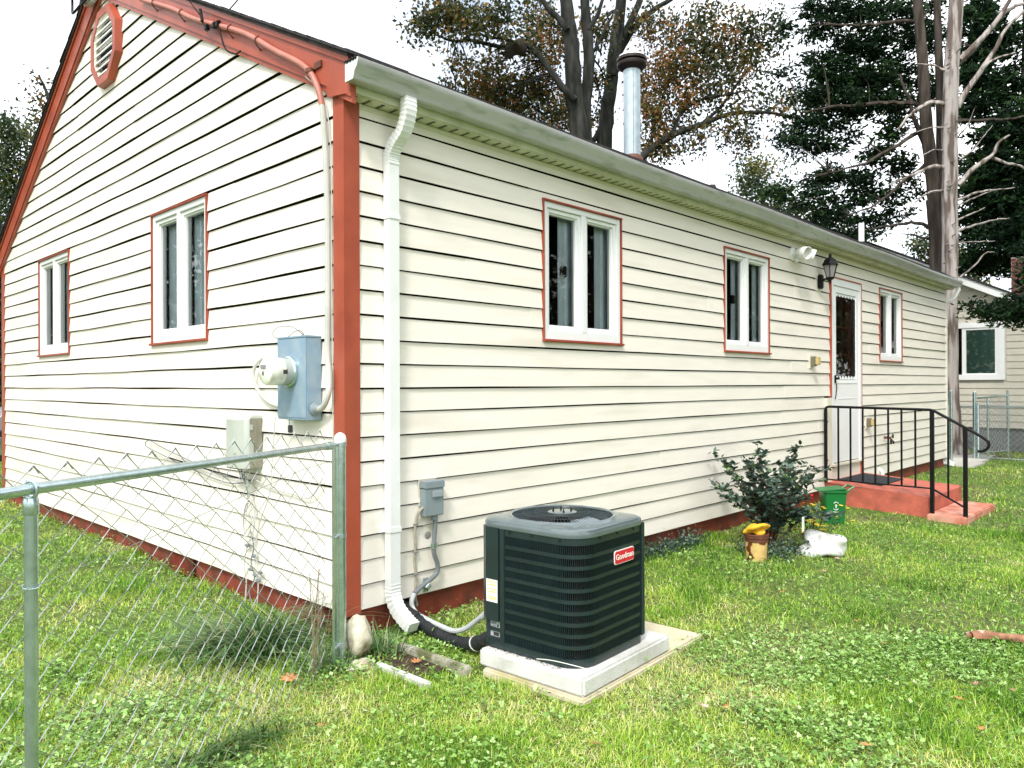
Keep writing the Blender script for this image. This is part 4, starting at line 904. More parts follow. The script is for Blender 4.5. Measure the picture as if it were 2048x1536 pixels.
for (y, a, b, h) in ((-.052, .18, 1.12, .017), (-1.287, -.16, 1.125, .021), (-1.63, -.22, .945, .021)): obj('post', MB().box((rx - h, y - h, a), (rx + h, y + h, b), .002), black_m, rl)
for y in (-.21, -.36, -.508, -.655, -.805, -.955, -1.107): obj('baluster', MB().box((rx - .0095, y - .0095, .222), (rx + .0095, y + .0095, 1.148 + (y + .06) * .0135)), black_m, rl)
obj('baluster', MB().box((rx - .0095, -1.4645, .125), (rx + .0095, -1.4455, 1.035)), black_m, rl)
obj('bottom_rail', MB().prism([(rx - .012, -.05, .212), (rx + .012, -.05, .212), (rx + .012, -.05, .228), (rx - .012, -.05, .228)], (0, -1.235, -.008)), black_m, rl)
obj('bottom_rail', MB().prism([(rx - .012, -1.29, .200), (rx + .012, -1.29, .200), (rx + .012, -1.29, .220), (rx - .012, -1.29, .220)], (0, -.335, -.185)), black_m, rl)
obj('wall_bracket', MB().box((rx - .012, -.06, .95), (rx + .06, -.048, .965)).box((rx - .012, -.06, .45), (rx + .06, -.048, .465)), black_m, rl)

# ------------------------------------------------------------------ near chain link fence
def chain_mesh(p0, p1, z0, z1, p, r_, off, knuckle=True, pz=None, n=4):
    pz = pz or p
    p0, p1 = Vector((*p0, 0)), Vector((*p1, 0)); L_ = (p1 - p0).length; D = (p1 - p0) / L_; N_ = Vector((-D.y, D.x, 0)); mb = MB()
    K = int(L_ / p); J = int((z1 - z0) / pz)
    for k in range(K):
        pts = []
        for j in range(J + 1):
            s_ = (j + k) % 2; u = (k + s_) * p + (.5 - s_) * .004 + rnd.uniform(-.0015, .0015)
            z = z1 - j * pz; zz = z + rnd.uniform(-.0015, .0015)
            pts.append(p0 + D * u + N_ * (off + (.5 - s_) * .004 * (1 if k % 2 else -1)) + Vector((0, 0, zz)))
        pts = pts[::-1]
        if knuckle and (k % 2 == J % 2 or True):
            t_ = pts[-1]; sg = 1 if (k % 2) == 0 else -1
            if k % 2: pts[-1] = t_ + D * -.006; pts += [t_ + Vector((0, 0, .009)), t_ + D * .008 + Vector((0, 0, .002)), t_ + D * .024 + Vector((0, 0, -.018))]
            else: pts[-1] = t_ + D * .004; pts += [t_ + D * .002 + Vector((0, 0, .006)), t_ + D * -.016 + Vector((0, 0, -.008))]
        mb.tube(pts, r_, n, cap=False)
    return mb
PR = Vector((-.230, -.286)); PL = Vector((-1.96, -1.29)); FD = (PR - PL).normalized(); FN = Vector((-FD.y, FD.x))
fe = thing('chain_link_fence', (-1.2, -.8, -.1), 'galvanized chain-link fence in the left foreground ending at the house corner', 'fence')
def postf(x, y, r_, zt, cap=True, parent=fe, dome=True, z0=-.35):
    p = obj('post', MB().lathe([(r_, z0), (r_, zt)], (x, y, 0), n=20), galv_m, parent)
    if dome: obj('post_cap', MB().lathe([(r_ * 1.1, zt - .02), (r_ * 1.12, zt), (r_ * .95, zt + .018), (r_ * .5, zt + .030), (.001, zt + .034)], (x, y, 0), n=20), white_m if parent is fe else galv_m, p)
    return p
pr = postf(PR.x, PR.y, .030, 1.155)
for z in (1.125, .62, .02):
    c = PR; mb = MB().lathe([(.0335, z - .011), (.0335, z + .011)], (c.x, c.y, 0), n=20); q = c - FD * .075
    a = c - FD * .03; mb.box((0, 0, 0), (.001, .001, .001)); mb.v = mb.v[:-8]; mb.f = mb.f[:-6]; mb.m = mb.m[:-6]
    mb.tube([(a.x, a.y, z), (q.x, q.y, z)], .009, 6); mb.tube([(q.x - FN.x * .012, q.y - FN.y * .012, z), (q.x + FN.x * .012, q.y + FN.y * .012, z)], .006, 6)
    obj('tension_band', mb, mat('bright_galv', (.45, .50, .52), .35, metal=.7) if 'bright_galv' not in MATS else MATS['bright_galv'], pr)
q = PR - FD * .085; obj('tension_bar', MB().tube([(q.x, q.y, -.06), (q.x, q.y, 1.14)], .0075, 6), galv_m, fe)
pl_ = postf(PL.x, PL.y, .0185, 1.115, dome=False)
obj('post_cap', MB().lathe([(.0195, 1.07), (.0215, 1.075), (.0215, 1.112), (.019, 1.12)], (PL.x, PL.y, 0), n=20).tube([(PL.x + FN.x * .024 * math.cos(a), PL.y + FN.y * .024 * math.cos(a), 1.145 + .026 * math.sin(a)) for a in np.linspace(0, 2 * math.pi, 17)[:-1]], .006, 6, closed=True), galv_m, pl_)
e = PR - FD * .11; s0 = PL - FD * 2.0
obj('top_rail', MB().tube([(s0.x, s0.y, 1.135), (PL.x, PL.y, 1.146), (e.x, e.y, 1.125)], .0175, 14), galv_m, fe)
obj('rail_end', MB().tube([(e.x, e.y, 1.125), (e.x - FD.x * .055, e.y - FD.y * .055, 1.1255)], .0225, 14).tube([(e.x, e.y, 1.125), (e.x + FD.x * .04, e.y + FD.y * .04, 1.125)], .012, 8), galv_m, fe)
postf((PL - FD * 2.0).x, (PL - FD * 2.0).y, .0205, 1.115, dome=True)
a = PL - FD * 2.0; b = PR - FD * .085
obj('wire_mesh', chain_mesh(a[:], b[:], -.12, 1.205, .0635, .0021, .026, pz=.047, n=5), wire_m, fe, smooth=60, kind='stuff')
obj('wire_tie', MB().tube([(PL.x + .0235 * math.cos(a_), PL.y + .0235 * math.sin(a_), .86 + .004 * math.sin(a_)) for a_ in np.linspace(0, 6.28, 15)[:-1]], .0022, 5, closed=True).tube([(PL.x - FD.x * .35, PL.y - FD.y * .35, .83), (PL.x, PL.y - .025, .862), (PL.x + FD.x * .5, PL.y + FD.y * .5 + .01, .90), (PR.x - FD.x * .4, PR.y - FD.y * .4, 1.03), (PR.x, PR.y - .032, 1.05)], .0014, 4), rustd_m if False else galv_m, fe)

# ------------------------------------------------------------------ neighbour side: fences, path
nf = thing('chain_link_gate', (14.85, -.3, -.1), 'open chain-link gate and fence beyond the far end of the house', 'gate')
def postn(x, y, r_, zt, nm='post', par=nf): return obj(nm, MB().lathe([(r_, -.2), (r_, zt), (r_ * .6, zt + .02)], (x, y, 0), n=12), galv_m, par)
postn(14.85, -.06, .038, 1.26); postn(14.8, -.13, .026, 1.03); postn(14.75, -2.2, .03, 1.0)
obj('rail', MB().tube([(14.8, -.13, .985), (14.6, -3.2, .97)], .02, 8), galv_m, nf); obj('rail', MB().tube([(14.8, -.13, -.04), (14.6, -3.2, -.06)], .017, 8), galv_m, nf)
obj('wire_mesh', chain_mesh((14.8, -.13), (14.6, -3.2), -.07, .99, 0.055, .0040, 0, False, n=4), wire_m, nf, smooth=0, kind='stuff')
obj('gate_rail', MB().tube([(14.87, -.06, 1.14), (16.1, -.40, 1.18)], .022, 8).tube([(16.1, -.40, 1.3), (16.1, -.40, -.1)], .026, 8).tube([(15.35, -.19, 1.14), (15.35, -.19, -.1)], .022, 8).tube([(14.87, -.06, .02), (16.1, -.40, .02)], .018, 8), galv_m, nf)
obj('wire_mesh', chain_mesh((14.87, -.06), (16.1, -.40), -.02, 1.16, 0.055, .0040, 0, False, n=4), wire_m, nf, smooth=0, kind='stuff')
obj('fence_post', MB().lathe([(.03, -.15), (.03, 1.29), (.015, 1.31)], (13.85, .12, 0), n=14), galv_m, loc=(13.85, .12, -.1), label='lone galvanized fence post standing just past the far downspout', cat='fence post')
ff = thing('back_fence', (16.6, 2, -.1), 'low chain-link fence running in front of the neighbouring house', 'fence')
obj('rail', MB().tube([(16.7, 7, .93), (16.7, -4, .93)], .02, 8), galv_m, ff)
for y in (5, 3, 1.15, -1.2, -3.5): postn(16.7, y, .028, .95, 'post', ff)
obj('wire_mesh', chain_mesh((16.73, 3.0), (16.73, -3.6), -.08, .93, .06, .0042, 0, False, n=3), wire_m, ff, smooth=0, kind='stuff')
pathv = MB()
for i, (x0, x1) in enumerate(((13.12, 14.0), (14.02, 14.9), (14.92, 15.9))): obj('paving_slab', MB().box((x0, -.42 + .1 * i, -.2), (x1, 7.5, -.062 - .003 * i), .006), path_m, loc=(x0 + .4, 3, -.1), kind='structure')

# neighbour house
NX = 17.4
nh = thing('neighbour_house', (NX + 4, 2, -.1), 'beige-sided neighbouring house with white window and red brick chimney at the right', 'house')
def nrz(y): return 3.60 + (y - .10) * .503 if y < 6.0 else 3.60 + 5.9 * .503 - (y - 6.0) * .503
mb = MB(); mb.prism([(NX + .02, -2.1, .42), (NX + .02, -2.1, 2.45), (NX + .02, 6.0, nrz(6.0) - .12), (NX + .02, 14, 2.5), (NX + .02, 14, .42)], (9, 0, 0)); obj('wall', mb, nsid_m, nh, smooth=0)
obj('foundation', MB().box((NX + .05, -2.05, -.5), (NX + 8.9, 13.95, .419)), fgrey_m, nh)
W0, W1, Z0_, Z1_ = -.11, 1.9, 1.52, 2.84
zz = .43; k = 0
while zz < 5.3:
    ylo = max(-2.1, .10 + (zz + .14 + .12 - 3.60) / .503 if zz > 2.3 else -2.1); segs = [(ylo, 9.0)]
    if Z0_ - .14 < zz < Z1_: segs = [(ylo, W0 - .03), (W1 + .03, 9.0)]
    for (a, b) in segs:
        if b - a < .1: continue
        if zz > 2.4: b = min(b, 12 - a)
        if b - a < .1: continue
        obj('siding_board', MB().prism([(NX + .018, a, zz), (NX - .006, a, zz), (NX + .010, a, zz + .152), (NX + .018, a, zz + .152)], (0, b - a, 0)), nsid_m, nh, smooth=0)
    zz += .15; k += 1
mb = MB()
for (a, b, c, d) in ((W0, W0 + .12, Z0_, Z1_), (W1 - .12, W1, Z0_, Z1_), (W0 + .12, W1 - .12, Z1_ - .12, Z1_), (W0 + .12, W1 - .12, Z0_, Z0_ + .12)): mb.box((NX - .05, a, c), (NX + .019, b, d))
nw = obj('window', mb, white_m, nh, smooth=0)
obj('sash', MB().box((NX - .03, W0 + .12, Z0_ + .12), (NX + .015, W0 + .19, Z1_ - .12)).box((NX - .03, .66, Z0_ + .12), (NX + .015, .74, Z1_ - .12)).box((NX - .03, W0 + .19, Z1_ - .17), (NX + .015, .66, Z1_ - .12)).box((NX - .03, W0 + .19, Z0_ + .12), (NX + .015, .66, Z0_ + .15)), white_m, nw, smooth=0)
obj('pane', MB().box((NX + .0125, W0 + .1, Z0_ + .1), (NX + .0145, W1 - .1, Z1_ - .1)), glass_m, nw, smooth=0)
obj('curtain', MB().box((NX + .0155, W0 + .19, Z0_ + .15), (NX + .0165, .66, Z1_ - .17)), lace_m, nw, smooth=0)
obj('dark_interior', MB().box((NX + .0167, W0 + .1, Z0_ + .1), (NX + .0177, W1 - .1, Z1_ - .1)), dark_m, nw, smooth=0)
y0, y1 = -2.6, 6.0
obj('rake_board', MB().prism([(NX - .25, y0, nrz(y0)), (NX - .25, y1, nrz(y1)), (NX - .25, y1, nrz(y1) - .17), (NX - .25, y0, nrz(y0) - .17)], (.03, 0, 0)), white_m, nh, smooth=0)
obj('roof', MB().prism([(NX - .28, y0, nrz(y0) + .004), (NX - .28, y1, nrz(y1) + .004), (NX - .28, 14.5, nrz(14.5)), (NX - .28, 14.5, nrz(14.5) + .05), (NX - .28, y1, nrz(y1) + .06), (NX - .28, y0, nrz(y0) + .05)], (9.6, 0, 0)), shingle_m, nh, smooth=0)
obj('soffit', MB().prism([(NX - .218, y0, nrz(y0) - .002), (NX - .218, y1, nrz(y1) - .002), (NX - .218, y1, nrz(y1) - .03), (NX - .218, y0, nrz(y0) - .03)], (.22, 0, 0)), white_m, nh, smooth=0)
cx0, cy0, cz0 = 20.0, -.42, 2.9
chn = obj('chimney', MB().box((cx0, cy0, cz0), (cx0 + .6, cy0 + .66, 4.62)), mortar_m, nh, smooth=0)
row = 0; z = 3.4
while z < 4.60:
    o_ = .11 if row % 2 else 0
    for (face) in (0, 1):
        u = -o_
        Lf = .66 if face == 0 else .6
        while u < Lf - .02:
            a, b = max(u, 0), min(u + .205, Lf)
            if b - a > .03:
                if face == 0: mb = MB().box((cx0 - .008, cy0 + a, z), (cx0 - .0005, cy0 + b, z + .062))
                else: mb = MB().box((cx0 + a, cy0 - .008, z), (cx0 + b, cy0 - .0005, z + .062))
                obj('brick', mb, brick_m, chn, smooth=0)
            u += .22
    z += .075; row += 1

# car beyond the gable wall, far left
car = thing('parked_car', (2.2, 15.2, -.1), 'silver parked car just visible beyond the far corner of the house', 'car')
prof = [(0.2, .25), (.1, .55), (.25, .80), (.95, .92), (1.45, 1.32), (2.9, 1.36), (3.6, .98), (4.3, .9), (4.45, .6), (4.4, .25)]
cxx, cyy = .55, 14.4
obj('body', MB().sweep([[(cxx + x, cyy + y + (0 if zz_ < 1 else sg * .12), zz_ - .08) for x, zz_ in prof] for y, sg in ((0, 1), (.08, 1), (1.6, -1), (1.68, -1))]), silver_m, car, smooth=30)
obj('window', MB().prism([(cxx + 1.08, cyy + .085, .86), (cxx + 1.5, cyy + .11, 1.18), (cxx + 2.85, cyy + .11, 1.20), (cxx + 3.4, cyy + .085, .88)], (0, -.10, 0)), dark_m, car, smooth=0)
for x in (.85, 3.6):
    wl = obj('wheel', MB().lathe([(.31, -.04), (.33, .0), (.33, .16), (.31, .2)], (cxx + x, cyy - .02, .23), 'Y', 20), tyre_m, car); obj('rim', MB().lathe([(.20, -.045), (.18, -.05), (.02, -.045)], (cxx + x, cyy - .02, .23), 'Y', 16), galv_m, wl)
obj('tail_light', MB().box((cxx + .08, cyy + .05, .56), (cxx + .2, cyy + .3, .72), .02), redlabel_m, car)
obj('bumper', MB().box((cxx + .02, cyy + .02, .25), (cxx + .25, cyy + 1.66, .45), .04), dark_m, car)

# ------------------------------------------------------------------ rocks, blocks, bits
def rock(c, r_, seed, nm, lab, cat='rock', m=rock_m, flat=1):
    bm = bmesh.new(); bmesh.ops.create_icosphere(bm, subdivisions=3, radius=1); rr = random.Random(seed)
    ph_ = [(rr.uniform(0, 6), rr.uniform(1.2, 3.5), Vector((rr.uniform(-1, 1), rr.uniform(-1, 1), rr.uniform(-1, 1))).normalized()) for _ in range(7)]
    pl_n = [(Vector((rr.uniform(-1, 1), rr.uniform(-1, 1), rr.uniform(-.6, 1))).normalized(), rr.uniform(.6, .85)) for _ in range(12)]
    for v in bm.verts:
        p = v.co.copy(); d = 1 + sum(.035 * math.sin(a + f_ * 3 * p.dot(ax)) for a, f_, ax in ph_)
        for nn_, h in pl_n:
            q = p.dot(nn_)
            if q > h: p -= nn_ * (q - h) * .9
        v.co = Vector((c[0] + p.x * r_[0] * d, c[1] + p.y * r_[1] * d, c[2] + p.z * r_[2] * d))
    mb = MB(); bm.verts.ensure_lookup_table(); mb.add([v.co[:] for v in bm.verts], [[v.index for v in f_.verts] for f_ in bm.faces]); bm.free()
    return obj(nm, mb, m, loc=(c[0], c[1], c[2] - r_[2]), smooth=50, label=lab, cat=cat)
rock((-.125, -.30, .045), (.085, .085, .135), 3, 'rock', 'tall cream rock standing against the fence post at the house corner')
rock((-.19, -.42, -.075), (.10, .07, .05), 5, 'rock', 'low flat pale rock lying in front of the taller rock')
def beam(p, q, w_, z0, z1, nm, lab, cat, m):
    p, q = Vector((*p, 0)), Vector((*q, 0)); D = (q - p).normalized(); N_ = Vector((-D.y, D.x, 0)); L_ = (q - p).length
    M_ = Matrix.Translation(p) @ Matrix((D, N_, Vector((0, 0, 1)))).transposed().to_4x4()
    mb = MB().box((0, -w_ / 2, z0), (L_, w_ / 2, z1), .008, M_); return obj(nm, mb, m, loc=(p.x, p.y, z0), smooth=30, label=lab, cat=cat)
beam((.12, -.36), (.135, -.93), .05, -.17, -.042, 'splash_block_wall', 'mossy concrete edging bar nearer the air conditioner pad', 'concrete edging', mossconc_m)
beam((-.12, -.47), (-.11, -.90), .035, -.17, -.060, 'splash_block_wall', 'narrow half-buried concrete edging bar nearer the rocks', 'concrete edging', conc_m)
obj('bare_soil', MB().add([(-.09, -.30, -.078), (.10, -.30, -.078), (.11, -.80, -.078), (-.09, -.80, -.078)], [(0, 1, 2, 3)]), dirt_m, kind='structure', smooth=0)
# fallen leaves (lobed)
def lobed(c, size, ang, tilt, lab, m=leafd_m, grp=None, curl=.25):
    pts = []; lob = [(0, -.5), (.08, -.30), (.30, -.34), (.14, -.12), (.42, -.02), (.16, .10), (.30, .34), (.08, .28), (0, .52), (-.08, .28), (-.30, .34), (-.16, .10), (-.42, -.02), (-.14, -.12), (-.30, -.34), (-.08, -.30)]
    ca, sa = math.cos(ang), math.sin(ang)
    vs = [(0, 0, .0)]
    for x, y in lob: vs.append((x * size, y * size, curl * size * (x * x * 2 + y * y)))
    vs = [(c[0] + x * ca - y * sa, c[1] + x * sa + y * ca, c[2] + z + x * tilt) for x, y, z in vs]
    mb = MB().add(vs, [(0, i, i + 1 if i < 16 else 1) for i in range(1, 17)])
    mb.tube([vs[1], (vs[1][0] + sa * size * .3, vs[1][1] - ca * size * .3, vs[1][2] + .006)], .0012, 4)
    return obj('fallen_leaf', mb, m, loc=(c[0], c[1], c[2]), smooth=60, fix=False, label=lab, cat='leaf', group=grp)
lobed((-.60, -.38, gz(-.6, -.38) + .045), .11, .4, .3, 'large orange oak leaf on the grass below the chain-link fence')
lobed((.03, -.62, -.06), .07, 1.4, .2, 'tan leaf lying between the two concrete edging bars')
k = 0
for i in range(30):
    px = rnd.uniform(300, 2040); py = rnd.uniform(1080, 1500); d = Vector(at(px, py, 1) - CAM); t = (-.05 - CAM.z) / d.z; p = CAM + d * t
    if -.1 < p.x < 1.5 and -1.8 < p.y: continue
    if p.y > -.1 and p.x > -.1: continue
    lobed((p.x, p.y, gz(p.x, p.y) + .035), rnd.uniform(.035, .065), rnd.uniform(0, 6), rnd.uniform(-.3, .3), 'small tan fallen leaf lying in the lawn', grp='small fallen leaves scattered over the lawn', m=rnd.choice([leafd_m, MATS['curled_bark']]))
# curled bark strip
bk = thing('bark_strip', (2.5, -2.8, -.1), 'curled reddish-brown strip of bark on the lawn at the right edge', 'bark')
for k, (rr_, off, m_) in enumerate(((.028, 0, barkpiece_m), (.018, .03, barkpiece_m))):
    secs = []; 
    for i in range(16):
        t = i / 15; c = Vector((2.50, -2.74, -.045)).lerp(Vector((2.95, -3.25, -.05)), t) + Vector((.01 * math.sin(t * 9), off + .01 * math.cos(t * 7), .006 * math.sin(t * 11)))
        r0 = rr_ * (1 - .5 * t) * (1 + .2 * math.sin(i * 1.3)); ring = []
        for q in range(8): a = -.6 + 3.9 * q / 7 + .5 * math.sin(t * 4 + k); ring.append(tuple(c + Vector((math.cos(a) * r0 * .7, math.cos(a) * r0 * .7, math.sin(a) * r0))))
        for q in range(7, -1, -1): a = -.6 + 3.9 * q / 7 + .5 * math.sin(t * 4 + k); ring.append(tuple(c + Vector((math.cos(a) * r0 * .58, math.cos(a) * r0 * .58, math.sin(a) * r0 * .85))))
        secs.append(ring)
    obj('curl', MB().sweep(secs), m_, bk, smooth=50)
# bucket
bx_, by_ = 3.72, -.80; bz_ = gz(bx_, by_)
bu = thing('bucket', (bx_, by_, bz_), 'rusty yellow tin bucket standing in front of the shrub', 'bucket')
obj('body', MB().lathe([(.085, bz_ - .01), (.092, bz_ + .12), (.096, bz_ + .17)], (bx_, by_, 0), n=28), rust_m, bu)
obj('rim', MB().lathe([(.097, bz_ + .165), (.100, bz_ + .17), (.098, bz_ + .195), (.106, bz_ + .20), (.106, bz_ + .222), (.110, bz_ + .226), (.108, bz_ + .238), (.10, bz_ + .238), (.09, bz_ + .22)], (bx_, by_, 0), n=28), rustd_m, bu)
def blob(c, r_, seed, amp=.25, sub=3):
    bm = bmesh.new(); bmesh.ops.create_icosphere(bm, subdivisions=sub, radius=1); rr = random.Random(seed)
    wv = [(rr.uniform(0, 6), rr.uniform(2, 7), Vector((rr.uniform(-1, 1), rr.uniform(-1, 1), rr.uniform(-1, 1))).normalized()) for _ in range(9)]
    vs = []
    for v in bm.verts:
        p = v.co; d = 1 + sum(amp / 4 * math.sin(a + f_ * p.dot(ax)) for a, f_, ax in wv); vs.append((c[0] + p.x * r_[0] * d, c[1] + p.y * r_[1] * d, c[2] + p.z * r_[2] * d))
    mb = MB().add(vs, [[v.index for v in f_.verts] for f_ in bm.faces]); bm.free(); return mb
obj('yellow_cloth', blob((bx_, by_, bz_ + .27), (.085, .085, .05), 4, .7, 4), yellowc_m, loc=(bx_, by_, bz_ + .22), smooth=60, label='crumpled yellow glove cloth piled in the rusty bucket', cat='cloth')
obj('plastic_bag', blob((4.44, -1.10, gz(4.4, -1.1) + .07), (.22, .16, .10), 8, .5, 4), bag_m, loc=(4.42, -1.1, gz(4.4, -1.1)), smooth=60, label='white plastic bag slumped on the grass beside the shrub', cat='bag')
obj('plant_tag', MB().box((4.05, -1.075, .13), (4.09, -1.07, .26), 0, None), paper_m, loc=(4.05, -1.07, .1), label='white plant tag stuck among the shrub stems', cat='tag')
# green bin
gb = thing('green_bin', (5.95, -.62, gz(5.95, -.62)), 'small green wheeled-bin-shaped planter with a white emblem beside the platform', 'bin')
bc = Vector((5.95, -.62, gz(5.95, -.62))); MBN = Matrix.Translation(bc) @ Matrix.Rotation(R(-52), 4, 'Z')
def loc_sweep(secs): return MB().sweep([[tuple(MBN @ Vector(p)) for p in r_] for r_ in secs])
def rrz(hx, hy, z, r_=.02): return [(x - hx, y - hy, z) for x, y in rrect(0, 0, 2 * hx, 2 * hy, (r_,) * 4, 3)]
obj('body', loc_sweep([rrz(.095, .095, .0), rrz(.115, .115, .30), rrz(.12, .12, .345), rrz(.135, .135, .35), rrz(.135, .135, .37), rrz(.12, .12, .371), rrz(.112, .112, .33)]), binm_m, gb, smooth=30)
obj('lid', MB().box((-.14, -.14, .372), (.14, .14, .386), .005, MBN @ Matrix.Rotation(R(-6), 4, 'Y')), binm_m, gb)
obj('handle', MB().tube([tuple(MBN @ Vector(p)) for p in ((.13, -.10, .37), (.19, -.10, .41), (.19, .10, .41), (.13, .10, .37))], .010, 6), binm_m, gb)
sfx = lambda u, z: tuple(MBN @ Vector((u, -.1175 - (z - .30) * .0667 * 1 if False else -(.095 + .02 * z / .30) - .0025, z)))
em = MB()
em.tube([sfx(.028 * math.cos(a), .215 + .028 * math.sin(a)) for a in np.linspace(.5, 2.6, 8)], .004, 4); em.tube([sfx(.028 * math.cos(a), .185 + .028 * math.sin(a)) for a in np.linspace(3.6, 5.8, 8)], .004, 4)
em.tube([sfx(0, .18), sfx(0, .215)], .007, 5); em.tube([sfx(-.012, .205), sfx(0, .218), sfx(.012, .205)], .003, 4); em.tube([sfx(-.03, .135), sfx(.03, .135)], .004, 4)
obj('emblem', em, paper_m, gb, smooth=0)

# ------------------------------------------------------------------ vegetation helpers (numpy)
def frame_from(dirv):
    d = dirv / np.linalg.norm(dirv, axis=1, keepdims=True); h = np.where(np.abs(d[:, 2:3]) > .95, np.array([[1., 0, 0]]), np.array([[0, 0, 1.]]))
    s_ = np.cross(d, h); s_ /= np.linalg.norm(s_, axis=1, keepdims=True); return d, s_, np.cross(s_, d)
def leaf_quads(P_, dirs, Ln, Wd, roll):
    d, s_, n_ = frame_from(dirs); c, s2 = np.cos(roll)[:, None], np.sin(roll)[:, None]; side = s_ * c + n_ * s2; nn_ = np.cross(side, d)
    L_, W_ = Ln[:, None], Wd[:, None]
    V = np.stack([P_, P_ + d * L_ * .45 + side * W_ / 2 + nn_ * L_ * .06, P_ + d * L_, P_ + d * L_ * .45 - side * W_ / 2 + nn_ * L_ * .06], 1)
    return V.reshape(-1, 3), np.arange(len(P_) * 4).reshape(-1, 4)
def foliage(parent, name, centers, radii, n_per, size, m, rlo=0, rhi=1, aspect=.55, up_bias=0, clumps=None, kind=None, r_bias=None):
    """leaf clusters: centers (k,3), radii (k,3)."""
    Vs = []; Rs = []; cnt = 0
    for i, (c, r_) in enumerate(zip(centers, radii)):
        n_ = int(n_per[i] if hasattr(n_per, '__len__') else n_per)
        nc = max(3, n_ // (clumps or 22)); cc = rng.normal(size=(nc, 3)); cc /= np.linalg.norm(cc, axis=1, keepdims=True); cc *= rng.random((nc, 1)) ** .45
        cc = np.array(c) + cc * np.array(r_); idx = rng.integers(0, nc, n_); P_ = cc[idx] + rng.normal(size=(n_, 3)) * size * 1.5
        dirs = rng.normal(size=(n_, 3)); dirs[:, 2] += up_bias
        Ln = size * rng.uniform(.7, 1.3, n_); V, F_ = leaf_quads(P_, dirs, Ln, Ln * aspect, rng.uniform(0, 6.28, n_))
        cr_ = rng.random(nc); rv = .78 * cr_[idx] + .22 * rng.random(n_); b = 0 if r_bias is None else r_bias[i] * .6 - .04
        Vs.append(V); Rs.append(np.repeat(np.clip(rlo + (rhi - rlo) * rv + b, 0, 1), 4))
    V = np.concatenate(Vs); return npmesh(name, V, np.arange(len(V)).reshape(-1, 4), np.concatenate(Rs), m, parent, kind=kind)
def limb(mb, pts, r0, r1, n=8, sub=5, jit=0):
    p = arc_path(pts, sub); N_ = len(p); rs = [r0 + (r1 - r0) * i / (N_ - 1) for i in range(N_)]
    rs = [r_ * (1 + .05 * math.sin(i * 2.3)) for i, r_ in enumerate(rs)]
    if jit: p = [q + Vector((rnd.uniform(-jit, jit), rnd.uniform(-jit, jit), rnd.uniform(-jit, jit))) if 0 < i < N_ - 1 else q for i, q in enumerate(p)]
    mb.tube(p, rs, n); return p
def twigs_to(mb, anchors, targets, r_=.012, jit=.12, n=4):
    A_ = np.array([a[:] for a in anchors]); 
    for t in targets:
        t = Vector(t); d = A_ - np.array(t[:]); w_ = (d ** 2).sum(1) + np.where(A_[:, 2] > t.z + .3, 3, 0); a = Vector(A_[w_.argmin()]); L_ = (t - a).length
        m_ = a.lerp(t, .5) + Vector((rnd.uniform(-jit, jit) * L_, rnd.uniform(-jit, jit) * L_, rnd.uniform(0, jit) * L_)); rr_ = min(.05, r_ + .006 * L_)
        mb.tube(arc_path([a, m_, t], 4), [rr_ * (1 - .8 * i / 8) for i in range(9)], n, cap=False)
def blob_pts(c, r_, n_): v = rng.normal(size=(n_, 3)); v /= np.linalg.norm(v, axis=1, keepdims=True); v *= rng.random((n_, 1)) ** .5; return np.array(c) + v * np.array(r_)

# big oak behind the roof
D1 = 20.0
def tree_px(name, label, D, base_px, trunks, blobs, leafm, barkm, leaf, cat='tree', dens=1.0, twn=3, aspect=.55, rl=(0, 1), clumps=26, depth=1.0, group=None):
    bpos = at(base_px, 771, D); g0 = Vector((bpos.x, bpos.y, -.1)); t = thing(name, g0, label, cat, group)
    tm = MB(); anch = []
    for (pts, r0, r1, dd) in trunks:
        P3 = [at(px, py, D + (dd if not isinstance(dd, (list, tuple)) else dd[i])) for i, (px, py) in enumerate(pts)]
        if pts[0][1] == 'g' : pass
        anch += limb(tm, P3, r0, r1, 10 if r0 > .1 else 6, 5, r1 * .15)
    cs, rs, ns, bi = [], [], [], []
    s_ = D / FPX
    for b in blobs:
        px, py, rx_, ry_, dd = b[:5]; n_ = b[5]; c = at(px, py, D + dd); cs.append(c[:]); r3 = (max(rx_, ry_) * s_ * .9, max(rx_, ry_) * s_ * .9, ry_ * s_)
        # ellipsoid wide across the view
        rs.append((rx_ * s_, rx_ * s_, ry_ * s_)); ns.append(n_ * dens); bi.append(b[6] if len(b) > 6 else 0)
        twigs_to(tm, anch, blob_pts(c, [q * .8 for q in rs[-1]], twn), .010)
    obj('trunk', tm, barkm, t, smooth=60)
    foliage(t, 'crown', cs, rs, ns, leaf, leafm, rl[0], rl[1], aspect, clumps=clumps, kind=None, r_bias=bi)
    return t
